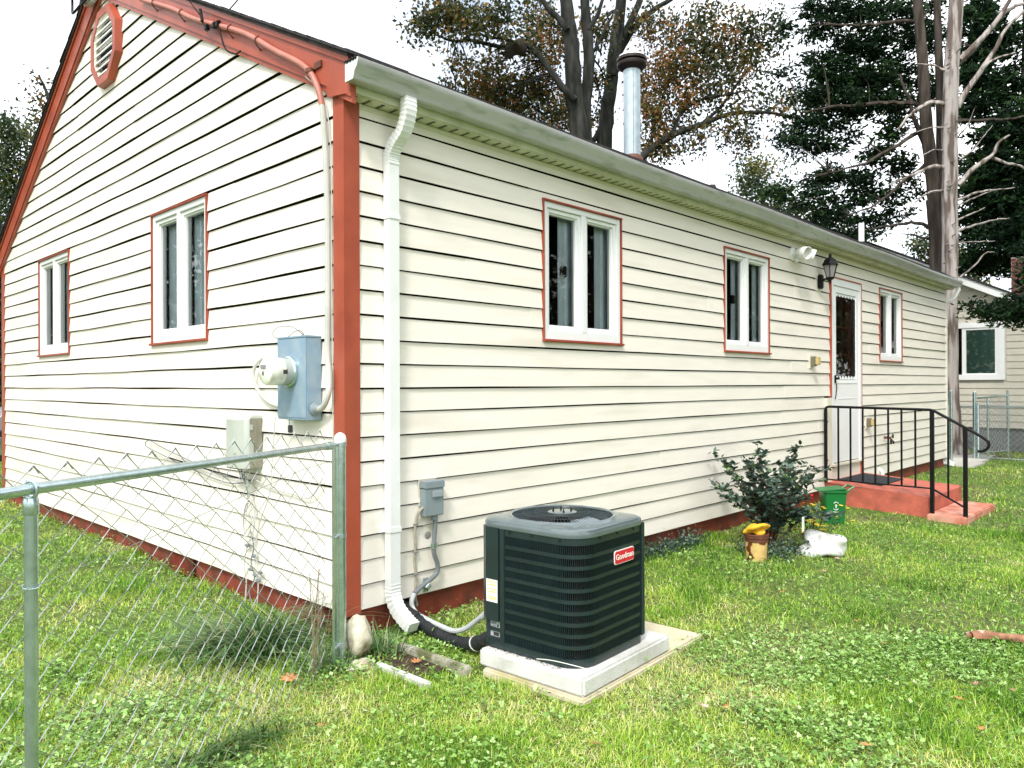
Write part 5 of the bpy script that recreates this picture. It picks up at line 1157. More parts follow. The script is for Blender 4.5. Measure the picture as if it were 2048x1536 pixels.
oak_blobs = [
 (840, 45, 28, 22, -1, 350, -.1), (885, 22, 40, 26, -1, 600, -.1), (945, 40, 45, 34, -1, 800, -.05), (1000, 35, 30, 30, -1, 400, -.15), (905, 60, 60, 26, 0, 500, -.1), (1020, 95, 30, 24, 0, 250, -.2), (985, 125, 30, 20, 0, 200, .25),
 (1075, 30, 40, 45, 1, 700, .0), (1110, 80, 50, 40, 1, 700, .1), (1090, 130, 34, 34, 1, 350, .1), (1060, 90, 22, 30, 0, 300, .2),
 (905, 170, 22, 28, 1, 220, -.1), (925, 130, 26, 20, 1, 160, -.1), (960, 150, 40, 34, 1, 500, .15), (990, 190, 52, 34, 1, 900, .18), (945, 195, 40, 28, 1, 500, .2), (1045, 215, 55, 40, 1, 1000, .22), (1080, 180, 46, 36, 1, 800, .2), (1100, 250, 50, 30, 1, 800, .25), (1130, 220, 30, 40, 2, 500, .2), (1030, 165, 40, 24, 1, 300, .1),
 (1195, 60, 40, 46, 2, 600, .15), (1190, 150, 30, 40, 2.2, 300, .15), (1200, 235, 22, 40, 4, 300, .15)]
oak1 = tree_px('oak_tree', 'tall twin-stemmed oak with browning leaves right above the first window', D1, 1165,
 [([(1172, 900), (1168, 500), (1160, 300), (1148, 180), (1142, 90), (1135, 30), (1128, -60), (1140, -250)], .30, .13, 0),
  ([(1178, 900), (1176, 420), (1172, 300), (1170, 220), (1178, 120), (1172, 40), (1168, -40), (1160, -200)], .22, .10, .3),
  ([(1150, 200), (1125, 175), (1100, 140), (1068, 100), (1045, 90), (1010, 95), (975, 88), (940, 80), (905, 82), (870, 68)], .10, .025, -.3),
  ([(1045, 92), (1010, 78), (975, 74), (945, 60), (915, 50)], .05, .015, -.4),
  ([(1135, 60), (1115, 35), (1095, 15), (1080, -10), (1060, -60)], .09, .05, -.2),
  ([(1176, 60), (1195, 30), (1205, 0), (1225, -50)], .07, .04, .2),
  ([(1150, 270), (1132, 190), (1110, 150), (1085, 120)], .07, .02, .1),
  ([(1178, 120), (1200, 80), (1215, 50), (1230, 20)], .05, .02, .3)],
 oak_blobs, oak_m, bark_m, .125, dens=1.15)
obj('squirrel_nest', blob(at(1028, 92, D1 - .3), (.24, .24, .20), 5, .9, 3), mat('dry_leaf_nest', (.03, .022, .015), .9), loc=at(1028, 92, D1 - .3)[:], label='dark round leaf nest on the long left oak branch', cat='nest')
oak2 = tree_px('oak_tree', 'spreading oak with orange-brown leaves behind the metal flue pipe', 23.0, 1215,
 [([(1205, 900), (1205, 500), (1208, 320), (1213, 230), (1222, 160), (1232, 90), (1240, 20), (1250, -80)], .28, .14, 0),
  ([(1222, 150), (1226, 100), (1234, 40), (1246, -20), (1262, -90)], .16, .10, -.2),
  ([(1228, 120), (1250, 70), (1272, 20), (1290, -20), (1320, -80)], .13, .08, .1),
  ([(1235, 110), (1265, 60), (1300, 25), (1340, 0), (1390, -30)], .11, .05, .2),
  ([(1180, 290), (1195, 270), (1205, 250), (1212, 230)], .10, .09, 0),
  ([(1205, 400), (1260, 340), (1300, 300), (1345, 270), (1400, 250), (1460, 228), (1530, 225), (1580, 232)], .15, .03, -.4),
  ([(1345, 270), (1360, 230), (1400, 200), (1450, 190), (1500, 180)], .07, .02, -.3),
  ([(1400, 250), (1440, 215), (1480, 160), (1510, 120), (1530, 70)], .06, .02, -.2),
  ([(1300, 300), (1310, 240), (1330, 180), (1345, 120), (1370, 70)], .06, .02, 0)],
 [(1290, 40, 50, 40, 0, 350, .1), (1330, 80, 50, 40, 0, 600, .1), (1310, 150, 55, 45, 0, 900, .25), (1370, 130, 60, 50, 0, 1200, .22), (1390, 60, 50, 40, 0, 600, .1), (1440, 90, 50, 50, 0, 900, .15), (1430, 170, 55, 45, 0, 900, .1), (1490, 130, 45, 50, 0, 700, .0),
  (1480, 60, 40, 40, 0, 450, -.05), (1530, 90, 40, 60, 0, 500, -.1), (1550, 60, 25, 40, 0, 250, -.1), (1520, 200, 45, 30, 0, 400, -.1), (1570, 215, 30, 20, -.3, 200, .1), (1310, 225, 45, 45, 0, 800, .3), (1360, 215, 45, 35, 0, 600, .2), (1330, 290, 50, 30, 0, 600, .05), (1390, 275, 45, 25, -.3, 350, .0), (1300, 305, 25, 15, 0, 250, 0),
  (1450, 235, 40, 22, -.3, 250, -.1), (1470, 270, 40, 26, -.3, 300, -.05), (1495, 285, 25, 20, -.3, 160, .1), (1280, 190, 20, 40, 1.5, 300, .2), (1420, 20, 60, 20, .5, 350, 0)],
 oak_m, bark_m, .13, dens=1.2)

# cedar foliage: drooping sprays
def sprays(parent, name, blobs, D, m, size=.10, kind=None):
    Vs, Rs = [], []; s_ = D / FPX
    for b in blobs:
        px, py, rx_, ry_, dd, n_ = b[:6]; c = np.array(at(px, py, D + dd)[:]); r_ = np.array([rx_ * s_, rx_ * s_, ry_ * s_])
        nc = max(3, n_ // 26); cc = blob_pts(c, r_, nc); idx = rng.integers(0, nc, n_); ang = rng.uniform(0, 6.28, nc)
        axis = np.stack([np.cos(ang), np.sin(ang), rng.uniform(-.15, .35, nc)], 1)
        t_ = rng.uniform(-.5, .5, n_)[:, None]; P_ = cc[idx] + axis[idx] * t_ * .45 + rng.normal(size=(n_, 3)) * np.array([.07, .07, .05])
        dirs = axis[idx] + rng.normal(size=(n_, 3)) * .65; dirs[:, 2] -= .1
        Ln = size * rng.uniform(.7, 1.6, n_); V, _ = leaf_quads(P_, dirs, Ln, Ln * .38, rng.uniform(0, 6.28, n_)); Vs.append(V)
        cr_ = rng.random(nc); Rs.append(np.repeat(np.clip(.65 * cr_[idx] + .35 * rng.random(n_) + (b[6] if len(b) > 6 else 0), 0, 1), 4))
    V = np.concatenate(Vs); return npmesh(name, V, np.arange(len(V)).reshape(-1, 4), np.concatenate(Rs), m, parent, kind=kind)
DC = 16.2
bp = at(1908, 771, DC)
dead = thing('dead_cedar_tree', (bp.x, bp.y, -.1), 'bleached pale dead cedar trunk with bare branches at the right', 'tree')
tm = MB()
pts = [at(px, py, DC) for px, py in ((1914, 925), (1906, 860), (1900, 760), (1899, 640), (1900, 520), (1900, 380), (1900, 260), (1902, 150), (1908, 70), (1912, 0), (1916, -120))]
p_ = arc_path(pts, 5); rs = [.36, .30, .24, .20, .175, .165] + [.165 - .0006 * i for i in range(len(p_) - 6)]; rs = [max(.10, r_) for r_ in rs]; tm.tube([q + Vector((rnd.uniform(-.01, .01), rnd.uniform(-.01, .01), 0)) for q in p_], rs, 18)
obj('trunk', tm, barkw_m, dead, smooth=60)
for (pl__, r0, r1) in (
  ([(1915, 215), (1940, 170), (1962, 140), (1985, 120), (2030, 105)], .055, .02), ([(1918, 205), (1945, 165), (1990, 100), (2010, 60), (2060, 10)], .06, .03),
  ([(1916, 370), (1950, 335), (1985, 310), (1998, 285), (2020, 270)], .06, .02), ([(1980, 315), (2010, 325), (2040, 332), (2060, 345)], .035, .015),
  ([(1890, 208), (1865, 205), (1840, 215), (1815, 235), (1795, 260)], .055, .02), ([(1888, 335), (1870, 332), (1850, 338), (1820, 352), (1780, 370)], .05, .015),
  ([(1888, 380), (1860, 385), (1835, 400), (1805, 430)], .03, .008), ([(1915, 400), (1955, 385), (1990, 380), (2030, 375)], .03, .01), ([(1915, 412), (1950, 395), (1990, 380)], .022, .01),
  ([(1915, 440), (1950, 425), (1970, 415)], .022, .008), ([(1915, 462), (1950, 450), (1990, 440), (2020, 436)], .03, .01), ([(1918, 485), (1950, 483), (1990, 482)], .016, .006),
  ([(1918, 320), (1945, 300), (1970, 270), (1985, 250)], .02, .006), ([(1918, 270), (1935, 250), (1950, 215)], .02, .006), ([(1888, 255), (1860, 255), (1830, 265)], .02, .006),
  ([(1890, 140), (1862, 130), (1835, 128)], .03, .01), ([(1920, 555), (1950, 530), (1972, 505), (1990, 505)], .022, .008), ([(1888, 300), (1865, 300), (1845, 312), (1830, 330)], .015, .005),
  ([(1920, 120), (1960, 80), (1990, 45), (2020, 0)], .07, .04), ([(2000, 30), (2030, 12), (2070, 0)], .05, .03)):
    mb = MB(); limb(mb, [at(x, y, DC - .05 * i) for i, (x, y) in enumerate(pl__)], r0, r1, 6, 4, .01); obj('branch', mb, barkw_m, dead, smooth=60)
for i in range(22):
    q = at(rnd.uniform(1886, 1915), rnd.uniform(80, 540), DC - .14); obj('branch_stub', MB().tube([q, q + Vector((rnd.uniform(-.05, .05), -.03, .02)) - Vector((fw.x, fw.y, 0)) * .09], [.018, .007], 5), barkw_m, dead, smooth=60)
# living cedar
DL = 17.0; bp = at(1876, 771, DL)
lc = thing('cedar_tree', (bp.x, bp.y, -.1), 'dark green cedar with forked brown trunk behind the bleached one', 'tree')
tm = MB(); an = []
for (pl__, r0, r1) in (([(1885, 900), (1880, 700), (1876, 560), (1872, 430), (1862, 330), (1852, 240), (1845, 120), (1838, 40), (1830, -60)], .19, .09), ([(1884, 900), (1884, 560), (1884, 430), (1882, 330), (1880, 200), (1876, 60), (1872, -60)], .12, .07)):
    an += limb(tm, [at(x, y, DL) for x, y in pl__], r0, r1, 14, 5)
for (pl__, r0, r1) in (([(1850, 290), (1830, 240), (1810, 180), (1800, 150)], .06, .02), ([(1852, 210), (1800, 205), (1740, 208), (1660, 215), (1600, 225)], .06, .02), ([(1845, 40), (1780, 45), (1720, 50), (1660, 48)], .05, .02), ([(1865, 455), (1830, 445), (1790, 450), (1740, 458)], .05, .015), ([(1862, 480), (1830, 470), (1800, 468)], .03, .01), ([(1850, 330), (1800, 370), (1750, 410), (1700, 430)], .05, .015), ([(1845, 260), (1780, 300), (1720, 330), (1660, 345)], .05, .015),
   ([(1880, 150), (1930, 120), (1980, 60), (2020, 20)], .06, .02), ([(1885, 250), (1940, 240), (2000, 240), (2060, 230)], .05, .02)):
    an += limb(tm, [at(x, y, DL + .4) for x, y in pl__], r0, r1, 6, 4, .02)
cb_ = [(1640, 20, 45, 28, 1, 900), (1720, 25, 55, 30, 1, 1300), (1790, 25, 50, 32, 1, 1300), (1650, 60, 40, 24, 1, 700), (1700, 90, 50, 40, 1, 1500), (1760, 90, 50, 40, 1, 1500), (1820, 80, 36, 40, 1.5, 900), (1640, 130, 40, 34, 1, 1000), (1690, 160, 55, 42, 1, 1900), (1750, 160, 50, 40, 1, 1600), (1800, 150, 40, 40, 1.5, 900),
  (1625, 195, 50, 32, 1, 1300), (1690, 215, 60, 30, 1, 1900), (1760, 205, 50, 34, 1, 1400), (1810, 215, 30, 40, 1.5, 600), (1600, 245, 40, 22, 1, 500), (1650, 250, 40, 24, 1, 600), (1575, 275, 26, 22, 1, 350), (1620, 290, 46, 26, 1, 800), (1670, 290, 30, 20, 1, 300), (1700, 265, 30, 18, 1, 250),
  (1780, 260, 30, 34, 1, 600, .12), (1755, 310, 36, 28, 1, 600, .1), (1800, 330, 34, 36, 1, 600), (1665, 350, 26, 34, 1, 600, .12), (1640, 360, 36, 26, 1, 500, .1), (1720, 360, 44, 26, 1, 800), (1770, 390, 44, 24, 1, 700), (1700, 400, 40, 22, 1, 500), (1620, 400, 50, 24, 1, 700, .1), (1560, 385, 40, 20, 1, 400, .25), (1670, 430, 50, 20, 1, 700), (1740, 440, 44, 20, 1, 500), (1790, 430, 26, 28, 1, 300), (1720, 470, 40, 12, 1, 300), (1650, 455, 40, 14, 1, 300),
  (1580, 60, 18, 26, 1, 150), (1570, 150, 22, 30, 1, 180), (1830, 370, 20, 30, 1.5, 250), (1860, 180, 26, 60, 1.5, 700), (1870, 80, 26, 50, 1.5, 700), (1860, 20, 30, 30, 1.5, 500)]
tg = MB()
for b in cb_: twigs_to(tg, an, blob_pts(at(b[0], b[1], DL + b[4])[:], [b[2] * DL / FPX * .8] * 2 + [b[3] * DL / FPX * .8], 2), .008)
obj('trunk', tm, bark2_m, lc, smooth=60); obj('twigs', tg, bark2_m, lc, smooth=60)
sprays(lc, 'crown', cb_, DL, cedar_m, .11)
# right-hand dark evergreen
DE = 21; bp = at(2050, 771, DE)
ev = thing('evergreen_tree', (bp.x, bp.y, -.1), 'dense dark evergreen filling the upper right corner behind the bare branches', 'tree')
tm = MB(); an = limb(tm, [at(2060, y, DE) for y in (900, 600, 300, 100, -80)], .35, .15, 10)
eb = [(1960, 30, 50, 40, 0, 1500), (1990, 90, 50, 40, 0, 1500), (1940, 90, 36, 36, 0, 900), (1950, 150, 36, 34, 0, 900), (1985, 165, 45, 34, 0, 900), (2030, 60, 30, 30, 0, 400), (1960, 215, 50, 34, 0, 1200), (2020, 190, 40, 24, 0, 500), (2035, 250, 50, 50, -1, 2200), (1990, 270, 50, 36, 0, 1400), (2040, 330, 60, 50, -1, 2600), (1975, 330, 50, 40, 0, 1700), (2050, 400, 60, 50, -1, 2600), (1985, 400, 50, 44, 0, 2000), (1945, 370, 36, 44, 0, 1000), (1950, 450, 40, 40, 0, 1500), (2010, 470, 50, 40, -1, 2000), (2050, 480, 50, 40, -1, 1800), (1960, 520, 40, 30, 0, 1100, .15), (2000, 530, 36, 24, 1, 600, .15), (1935, 530, 30, 26, 0, 600, .2), (2045, 140, 20, 30, 0, 200)]
obj('trunk', tm, bark2_m, ev, smooth=60); sprays(ev, 'crown', eb, DE, cedar_m, .15)
# near hanging cedar spray at right (in front of neighbour house)
DH = 13.5; bp = at(2120, 771, DH)
hb = thing('cedar_tree', (bp.x, bp.y, -.1), 'cedar outside the right edge whose low dark branch hangs before the neighbouring house', 'tree')
tm = MB(); an = limb(tm, [at(2180, y, DH) for y in (930, 700, 450, 200, 0, -200)], .25, .1, 10)
for pl__ in ([(2180, 560), (2100, 580), (2040, 600), (1990, 618), (1950, 615), (1935, 605)], [(2180, 500), (2100, 540), (2050, 570), (2010, 590)]): an += limb(tm, [at(x, y, DH) for x, y in pl__], .04, .008, 6, 4, .01)
obj('trunk', tm, bark2_m, hb, smooth=60)
sprays(hb, 'crown', [(1945, 608, 14, 6, 0, 90), (1965, 620, 16, 10, 0, 200), (1985, 632, 18, 12, 0, 260), (2000, 615, 16, 14, 0, 200), (2025, 620, 26, 18, 0, 500), (2050, 605, 20, 20, 0, 450), (2050, 640, 16, 18, 0, 300), (2072, 560, 22, 30, 0, 600), (2075, 500, 30, 40, 0, 700), (2030, 600, 14, 8, 0, 90)], DH, cedar_m, .09)
# low far trees above the roof line
def bushy(name, label, D, base, blobs, m, leaf, barkm=bark_m, cat='tree', grp=None, rl=(0, 1), trunk=True, tw=2):
    return tree_px(name, label, D, base, [([(base, 900), (base, 700), (base + 6, 500), (base - 4, 400)], .22, .08, 0)] if trunk else [([(base, 900), (base, 780)], .1, .08, 0)], blobs, m, barkm, leaf, cat, 1.0, tw, .6, rl, 16, group=grp)
bushy('background_tree', 'low yellow-green tree just above the gutter left of the cedar', 30, 1530, [(1500, 370, 40, 26, 0, 800, .1), (1540, 400, 50, 26, 0, 1000), (1590, 420, 50, 26, 0, 900), (1500, 330, 30, 24, 0, 180, .1), (1560, 340, 40, 30, 0, 200, .1), (1480, 340, 20, 30, 0, 90, .1), (1515, 345, 24, 20, 0, 500, .5), (1640, 440, 50, 22, 0, 700), (1700, 470, 50, 20, 0, 700)], fgreen_m, .14)
bushy('background_tree', 'yellowish tree seen between the cedar trunks and the neighbouring roof', 26, 1860, [(1850, 500, 18, 22, 0, 400, .4), (1835, 490, 24, 20, 0, 300, .2), (1860, 540, 20, 24, 0, 300, .3), (1930, 500, 24, 26, 0, 300, .3), (1950, 550, 30, 24, 0, 400, .3), (1930, 570, 20, 20, 0, 300)], fgreen_m, .12)
# left trees
bushy('background_tree', 'blue-green leafy tree at the left edge behind the rake', 24, 30, [(10, 260, 30, 34, 0, 700, -.1), (45, 270, 34, 34, 0, 700, -.1), (80, 290, 26, 30, 0, 450), (20, 320, 36, 34, 0, 800), (70, 330, 26, 30, 0, 500, .2), (15, 380, 36, 36, 0, 900), (45, 380, 26, 30, 0, 500, .3), (10, 440, 30, 40, 0, 800), (0, 500, 30, 40, 0, 700), (-30, 400, 40, 100, 0, 1800), (-30, 300, 30, 50, 0, 800)], fgreen_m, .12)
tree_px('background_tree', 'sparse orange-green tree top rising above the left tree beside the rake', 19, 130, [([(150, 900), (140, 500), (125, 330), (110, 240), (95, 190), (78, 150)], .14, .02, 0), ([(110, 240), (90, 220), (72, 185)], .03, .01, 0), ([(125, 330), (100, 280), (75, 250)], .04, .01, 0)],
  [(70, 160, 12, 16, 0, 24, .2), (90, 165, 16, 16, 0, 40, .1), (80, 190, 18, 18, 0, 70, .3), (95, 215, 18, 16, 0, 70, .1), (75, 225, 16, 16, 0, 50, .1), (95, 245, 22, 16, 0, 110, .25), (75, 265, 20, 12, 0, 60, .2), (110, 230, 16, 40, 0, 120, .1)], oak_m, bark_m, .11, twn=3)
bushy('background_tree', 'dark low tree beside the far red corner post', 20, -10, [(5, 640, 20, 50, 0, 900, -.2), (5, 730, 20, 50, 0, 900, -.2), (-30, 680, 40, 90, 0, 1600, -.2), (0, 560, 20, 40, 0, 600, .2), (5, 800, 16, 26, 0, 500, .1), (-40, 560, 50, 60, 0, 900)], fgreen_m, .11)

# trees behind the viewer (seen in the window panes)
def simple_tree(x, y, h, w_, n_, seed, label):
    g_ = gz(x, y); t = thing('yard_tree', (x, y, g_), label, 'tree', 'tall trees across the yard mirrored in the window panes'); tm = MB(); rr = random.Random(seed)
    an = limb(tm, [(x, y, g_ - .1), (x + .1, y, h * .3), (x - .1, y + .2, h * .6), (x, y, h * .9)], .28, .08, 8, 4)
    cs = [(x + rr.uniform(-w_, w_), y + rr.uniform(-w_, w_), h * rr.uniform(.25, .95)) for _ in range(16)]; twigs_to(tm, an, cs, .03)
    obj('trunk', tm, bark_m, t, smooth=60); foliage(t, 'crown', cs, [(w_ * .5, w_ * .5, h * .14)] * 16, n_ // 16, .34, fgreen_m if seed % 2 else oak_m, 0, .8, .6)
for i, (x, y, h, w_) in enumerate(((7, -17, 12, 3.2), (13, -16, 13, 3.6), (19.5, -17, 13, 3.6), (27, -16, 14, 4), (35, -15, 15, 4), (43, -14, 15, 4), (53, -14, 16, 4.5), (-11, 15.5, 13, 3.6), (-11, 22.5, 13, 3.6), (-10.5, 30, 14, 3.8), (-10, 38, 15, 4), (16, -21, 14, 4), (23, -22, 15, 4), (31, -21, 15, 4), (-15, 19, 14, 4), (-15, 27, 15, 4))):
    simple_tree(x, y, h, w_, 13000, 31 + i, ['round-crowned', 'tall', 'broad', 'leaning', 'slender', 'thick', 'high-crowned', 'wide', 'dense', 'dark', 'distant', 'full', 'second-row', 'heavy', 'back-row', 'spreading'][i] + ' yard tree standing outside the view, mirrored in the panes')

# ------------------------------------------------------------------ shrub by the wall
sx, sy = 4.34, -.64; sg_ = gz(sx, sy)
sh = thing('shrub', (sx, sy, sg_), 'dark-leaved crape myrtle shrub against the long wall behind the bucket', 'shrub')
stem = MB(); tips = []; Pp, Dd = [], []
for i in range(30):
    a = rnd.uniform(0, 6.28); sp_ = rnd.uniform(.15, .60); hh = rnd.uniform(.35, .92) if i > 2 else .98
    tipx = sx + math.cos(a) * sp_ * 1.0; tipy = min(sy + math.sin(a) * sp_, -.10); tip = Vector((tipx, tipy, sg_ + hh * (1.08 - .35 * sp_)))
    b0 = Vector((sx + rnd.uniform(-.06, .06), sy + rnd.uniform(-.06, .06), sg_)); md = b0.lerp(tip, .5) + Vector((0, 0, .10)); pth = arc_path([b0, md, tip], 6)
    stem.tube(pth, [.007 * (1 - .75 * k / 12) for k in range(13)], 5)
    for k in range(3, 13):
        for _ in range(7):
            q = pth[k] + Vector((rnd.uniform(-.03, .03), rnd.uniform(-.03, .03), rnd.uniform(-.02, .02))); Pp.append(q[:]); Dd.append((rnd.uniform(-1, 1), rnd.uniform(-1, 1), rnd.uniform(-.3, .7)))
    for _ in range(3):
        j = rnd.randint(5, 11); e = pth[j] + Vector((rnd.uniform(-.16, .16), rnd.uniform(-.16, .12), rnd.uniform(0, .14))); e.y = min(e.y, -.08); stem.tube([pth[j], e], [.003, .001], 4)
        for t in (.35, .5, .65, .8, .95, 1.0):
            for _ in range(2): q = pth[j].lerp(e, t); Pp.append(q[:]); Dd.append((rnd.uniform(-1, 1), rnd.uniform(-1, 1), rnd.uniform(-.3, .7)))
obj('stems', stem, rustd_m, sh, smooth=60)
Pp, Dd = np.array(Pp), np.array(Dd); n_ = len(Pp); Ln = rng.uniform(.042, .075, n_)
d, s_, n0 = frame_from(Dd); ro = rng.uniform(-.9, .9, n_); side = s_ * np.cos(ro)[:, None] + n0 * np.sin(ro)[:, None]; nn_ = np.cross(side, d)
prof = [(0, 0, 0), (.3, .27, .03), (.62, .27, .03), (1, 0, -.05), (.62, -.27, .03), (.3, -.27, .03)]
V = np.stack([Pp + d * (Ln * a)[:, None] + side * (Ln * b)[:, None] + nn_ * (Ln * c)[:, None] for a, b, c in prof], 1).reshape(-1, 3)
npmesh('leaves', V, np.arange(n_ * 6).reshape(-1, 6), np.repeat(rng.random(n_) ** 1.0, 6), shrub_m, sh)
# marigold-like yellow flowers and one red bloom
fp = thing('flowering_plant', (4.75, -.85, gz(4.75, -.85)), 'low plant with yellow flowers and one red bloom between the shrub and the green bin', 'flowering plant')
fst = MB(); lp_, ld_ = [], []
for i in range(36):
    x, y = 4.72 + rnd.uniform(-.30, .30), -.98 + rnd.uniform(-.28, .25); z = gz(x, y) + rnd.uniform(.14, .46); fst.tube([(4.78 + (x - 4.78) * .3, -.85 + (y + .85) * .3, gz(4.8, -.85)), (x, y, z)], .002, 4)
    a0 = rnd.uniform(0, 3); r_ = rnd.uniform(.02, .034); tl = rnd.uniform(-.5, .2)
    fl_ = MB().add([(x, y, z + .004)] + [(x + r_ * math.cos(a0 + k * .628) * (1 if k % 2 else .7), y + r_ * math.sin(a0 + k * .628) * (1 if k % 2 else .7), z + tl * r_ * math.sin(a0 + k * .628)) for k in range(10)], [(0, k + 1, (k + 1) % 10 + 1) for k in range(10)]); obj('bloom', fl_, flower_m, fp, smooth=0, fix=False)
    for _ in range(9): lp_.append((x + rnd.uniform(-.04, .04), y + rnd.uniform(-.04, .04), z * rnd.uniform(.2, .95))); ld_.append((rnd.uniform(-1, 1), rnd.uniform(-1, 1), rnd.uniform(-.2, .8)))
obj('stalks', fst, MATS['shrub_leaves'], fp)
lp_, ld_ = np.array(lp_), np.array(ld_); V, F_ = leaf_quads(lp_, ld_, rng.uniform(.02, .045, len(lp_)), rng.uniform(.006, .014, len(lp_)), rng.uniform(0, 6, len(lp_))); npmesh('leaves', V, F_, np.repeat(rng.random(len(lp_)), 4), fgreen_m, fp)
obj('red_bloom', blob((5.20, -.66, .27), (.03, .03, .025), 3, .8), redfl_m, fp)
# strappy plant near neighbour trunk
def blades_np(base, az, L_, lean, w_, droop=.6, seg=4):
    """arching blades: returns V,F  (n blades) quads"""
    n_ = len(base); d = np.stack([np.cos(az), np.sin(az), np.zeros(n_)], 1); s_ = np.stack([-np.sin(az), np.cos(az), np.zeros(n_)], 1); rows = []
    for k in range(seg + 1):
        t = k / seg; hor = L_ * (lean * t + droop * lean * t * t); ver = L_ * (t * np.sqrt(np.clip(1 - lean ** 2, .05, 1)) - droop * lean * .9 * t ** 3)
        c = base + d * hor[:, None] + np.array([0, 0, 1.]) * ver[:, None]; ww = w_ * (1 - t ** 1.6) * .5 + .0002
        rows += [c - s_ * ww[:, None], c + s_ * ww[:, None]]
    V = np.stack(rows, 1); m_ = 2 * (seg + 1); I0 = np.arange(n_)[:, None] * m_
    F_ = np.concatenate([I0 + np.array([2 * k, 2 * k + 1, 2 * k + 3, 2 * k + 2]) for k in range(seg)], 0); return V.reshape(-1, 3), F_, m_
def clump(name, label, cat, c, n_, spread, L0, L1, w_, m, azr=(0, 6.28), lean=(.15, .7), grp=None):
    b = np.stack([c[0] + rng.normal(0, spread[0], n_), c[1] + rng.normal(0, spread[1], n_), np.zeros(n_)], 1); b[:, 2] = ground(b[:, 0], b[:, 1]) - .01
    az = rng.uniform(*azr, n_); L_ = rng.uniform(L0, L1, n_); V, F_, mm_ = blades_np(b, az, L_, rng.uniform(*lean, n_), w_ * rng.uniform(.6, 1.3, n_))
    return npmesh(name, V, F_, np.repeat(rng.random(n_), mm_), m, None, (c[0], c[1], gz(*c)), None, label, cat, grp)
clump('strappy_plant', 'strappy green plant at the foot of the bleached trunk', 'plant', (14.9, .95), 90, (.12, .12), .3, .55, .03, tallg_m)
clump('tall_grass_clump', 'long arching grass clump between the fence and the gable foundation', 'grass clump', (-.42, .30), 520, (.15, .15), .24, .56, .013, tallg_m, (1.9, 6.0), (.45, .93))
clump('tall_grass_clump', 'weedy grass tuft between the cream rock and the downspout outlet', 'grass clump', (.04, -.34), 90, (.035, .05), .12, .26, .008, tallg_m)
clump('tall_grass_clump', 'long grass tuft under the fence mesh right of the near post', 'grass clump', (-1.50, -1.12), 420, (.16, .07), .10, .26, .008, tallg_m, (3.4, 6.0), (.4, .9))
clump('tall_grass_clump', 'long grass tuft under the middle of the foreground fence', 'grass clump', (-1.12, -.80), 260, (.14, .05), .10, .24, .008, tallg_m, (3.4, 6.0), (.4, .9))
clump('tall_grass_clump', 'long dark grass at the bottom edge beside the near fence post', 'grass clump', (-1.78, -1.42), 420, (.14, .10), .12, .28, .008, tallg_m, (3.2, 5.6), (.5, .93))
clump('tall_grass_clump', 'grass growing around the foot of the fence end post', 'grass clump', (-.33, -.30), 160, (.09, .06), .08, .2, .006, tallg_m)
# weeds climbing the end of the fence
vi = MB()
for i in range(16):
    u = rnd.uniform(.09, .32); q = PR - FD * u; vi.tube(arc_path([(q.x, q.y + .04, -.05), (q.x + rnd.uniform(-.03, .03), q.y + .04, .12), (q.x + rnd.uniform(-.08, .08), q.y + .05, rnd.uniform(.2, .5))], 4), .0014, 4)
obj('dry_weed', vi, mat('dry_stem', (.28, .22, .13), .9), loc=(PR.x - .15, PR.y, -.08), label='thin dry weed stems climbing the mesh beside the end post', cat='weeds')
# dark creeping foliage along foundation
cs = [(x, -.09 - .05 * rnd.random(), gz(x, -.1) + .05) for x in np.arange(2.9, 4.0, .10)]
def ground_leaves(name, label, cs, n_, r_, m, size, cat):
    V_, R__ = [], []
    for c in cs:
        P_ = np.array(c) + rng.normal(size=(n_, 3)) * np.array(r_); P_[:, 1] = np.minimum(P_[:, 1], -.03); P_[:, 2] = np.maximum(P_[:, 2], gz(c[0], c[1])); dd_ = rng.normal(size=(n_, 3)); V, _ = leaf_quads(P_, dd_, rng.uniform(.6, 1.2, n_) * size, rng.uniform(.5, .9, n_) * size, rng.uniform(0, 6, n_)); V_.append(V); R__.append(np.repeat(rng.random(n_), 4))
    V = np.concatenate(V_); return npmesh(name, V, np.arange(len(V)).reshape(-1, 4), np.concatenate(R__), m, None, cs[0], 'stuff', label, cat)
ground_leaves('ground_cover', 'dark creeping weeds along the foundation left of the bucket', cs, 150, (.07, .06, .045), shrub_m, .028, 'ground cover')
ground_leaves('ground_cover', 'clover and weeds growing at the foot of the shrub', [(x, y, gz(x, y) + .04) for x in np.arange(3.85, 4.25, .12) for y in (-.95, -.8, -.6)], 90, (.06, .06, .05), shrub_m, .03, 'ground cover')

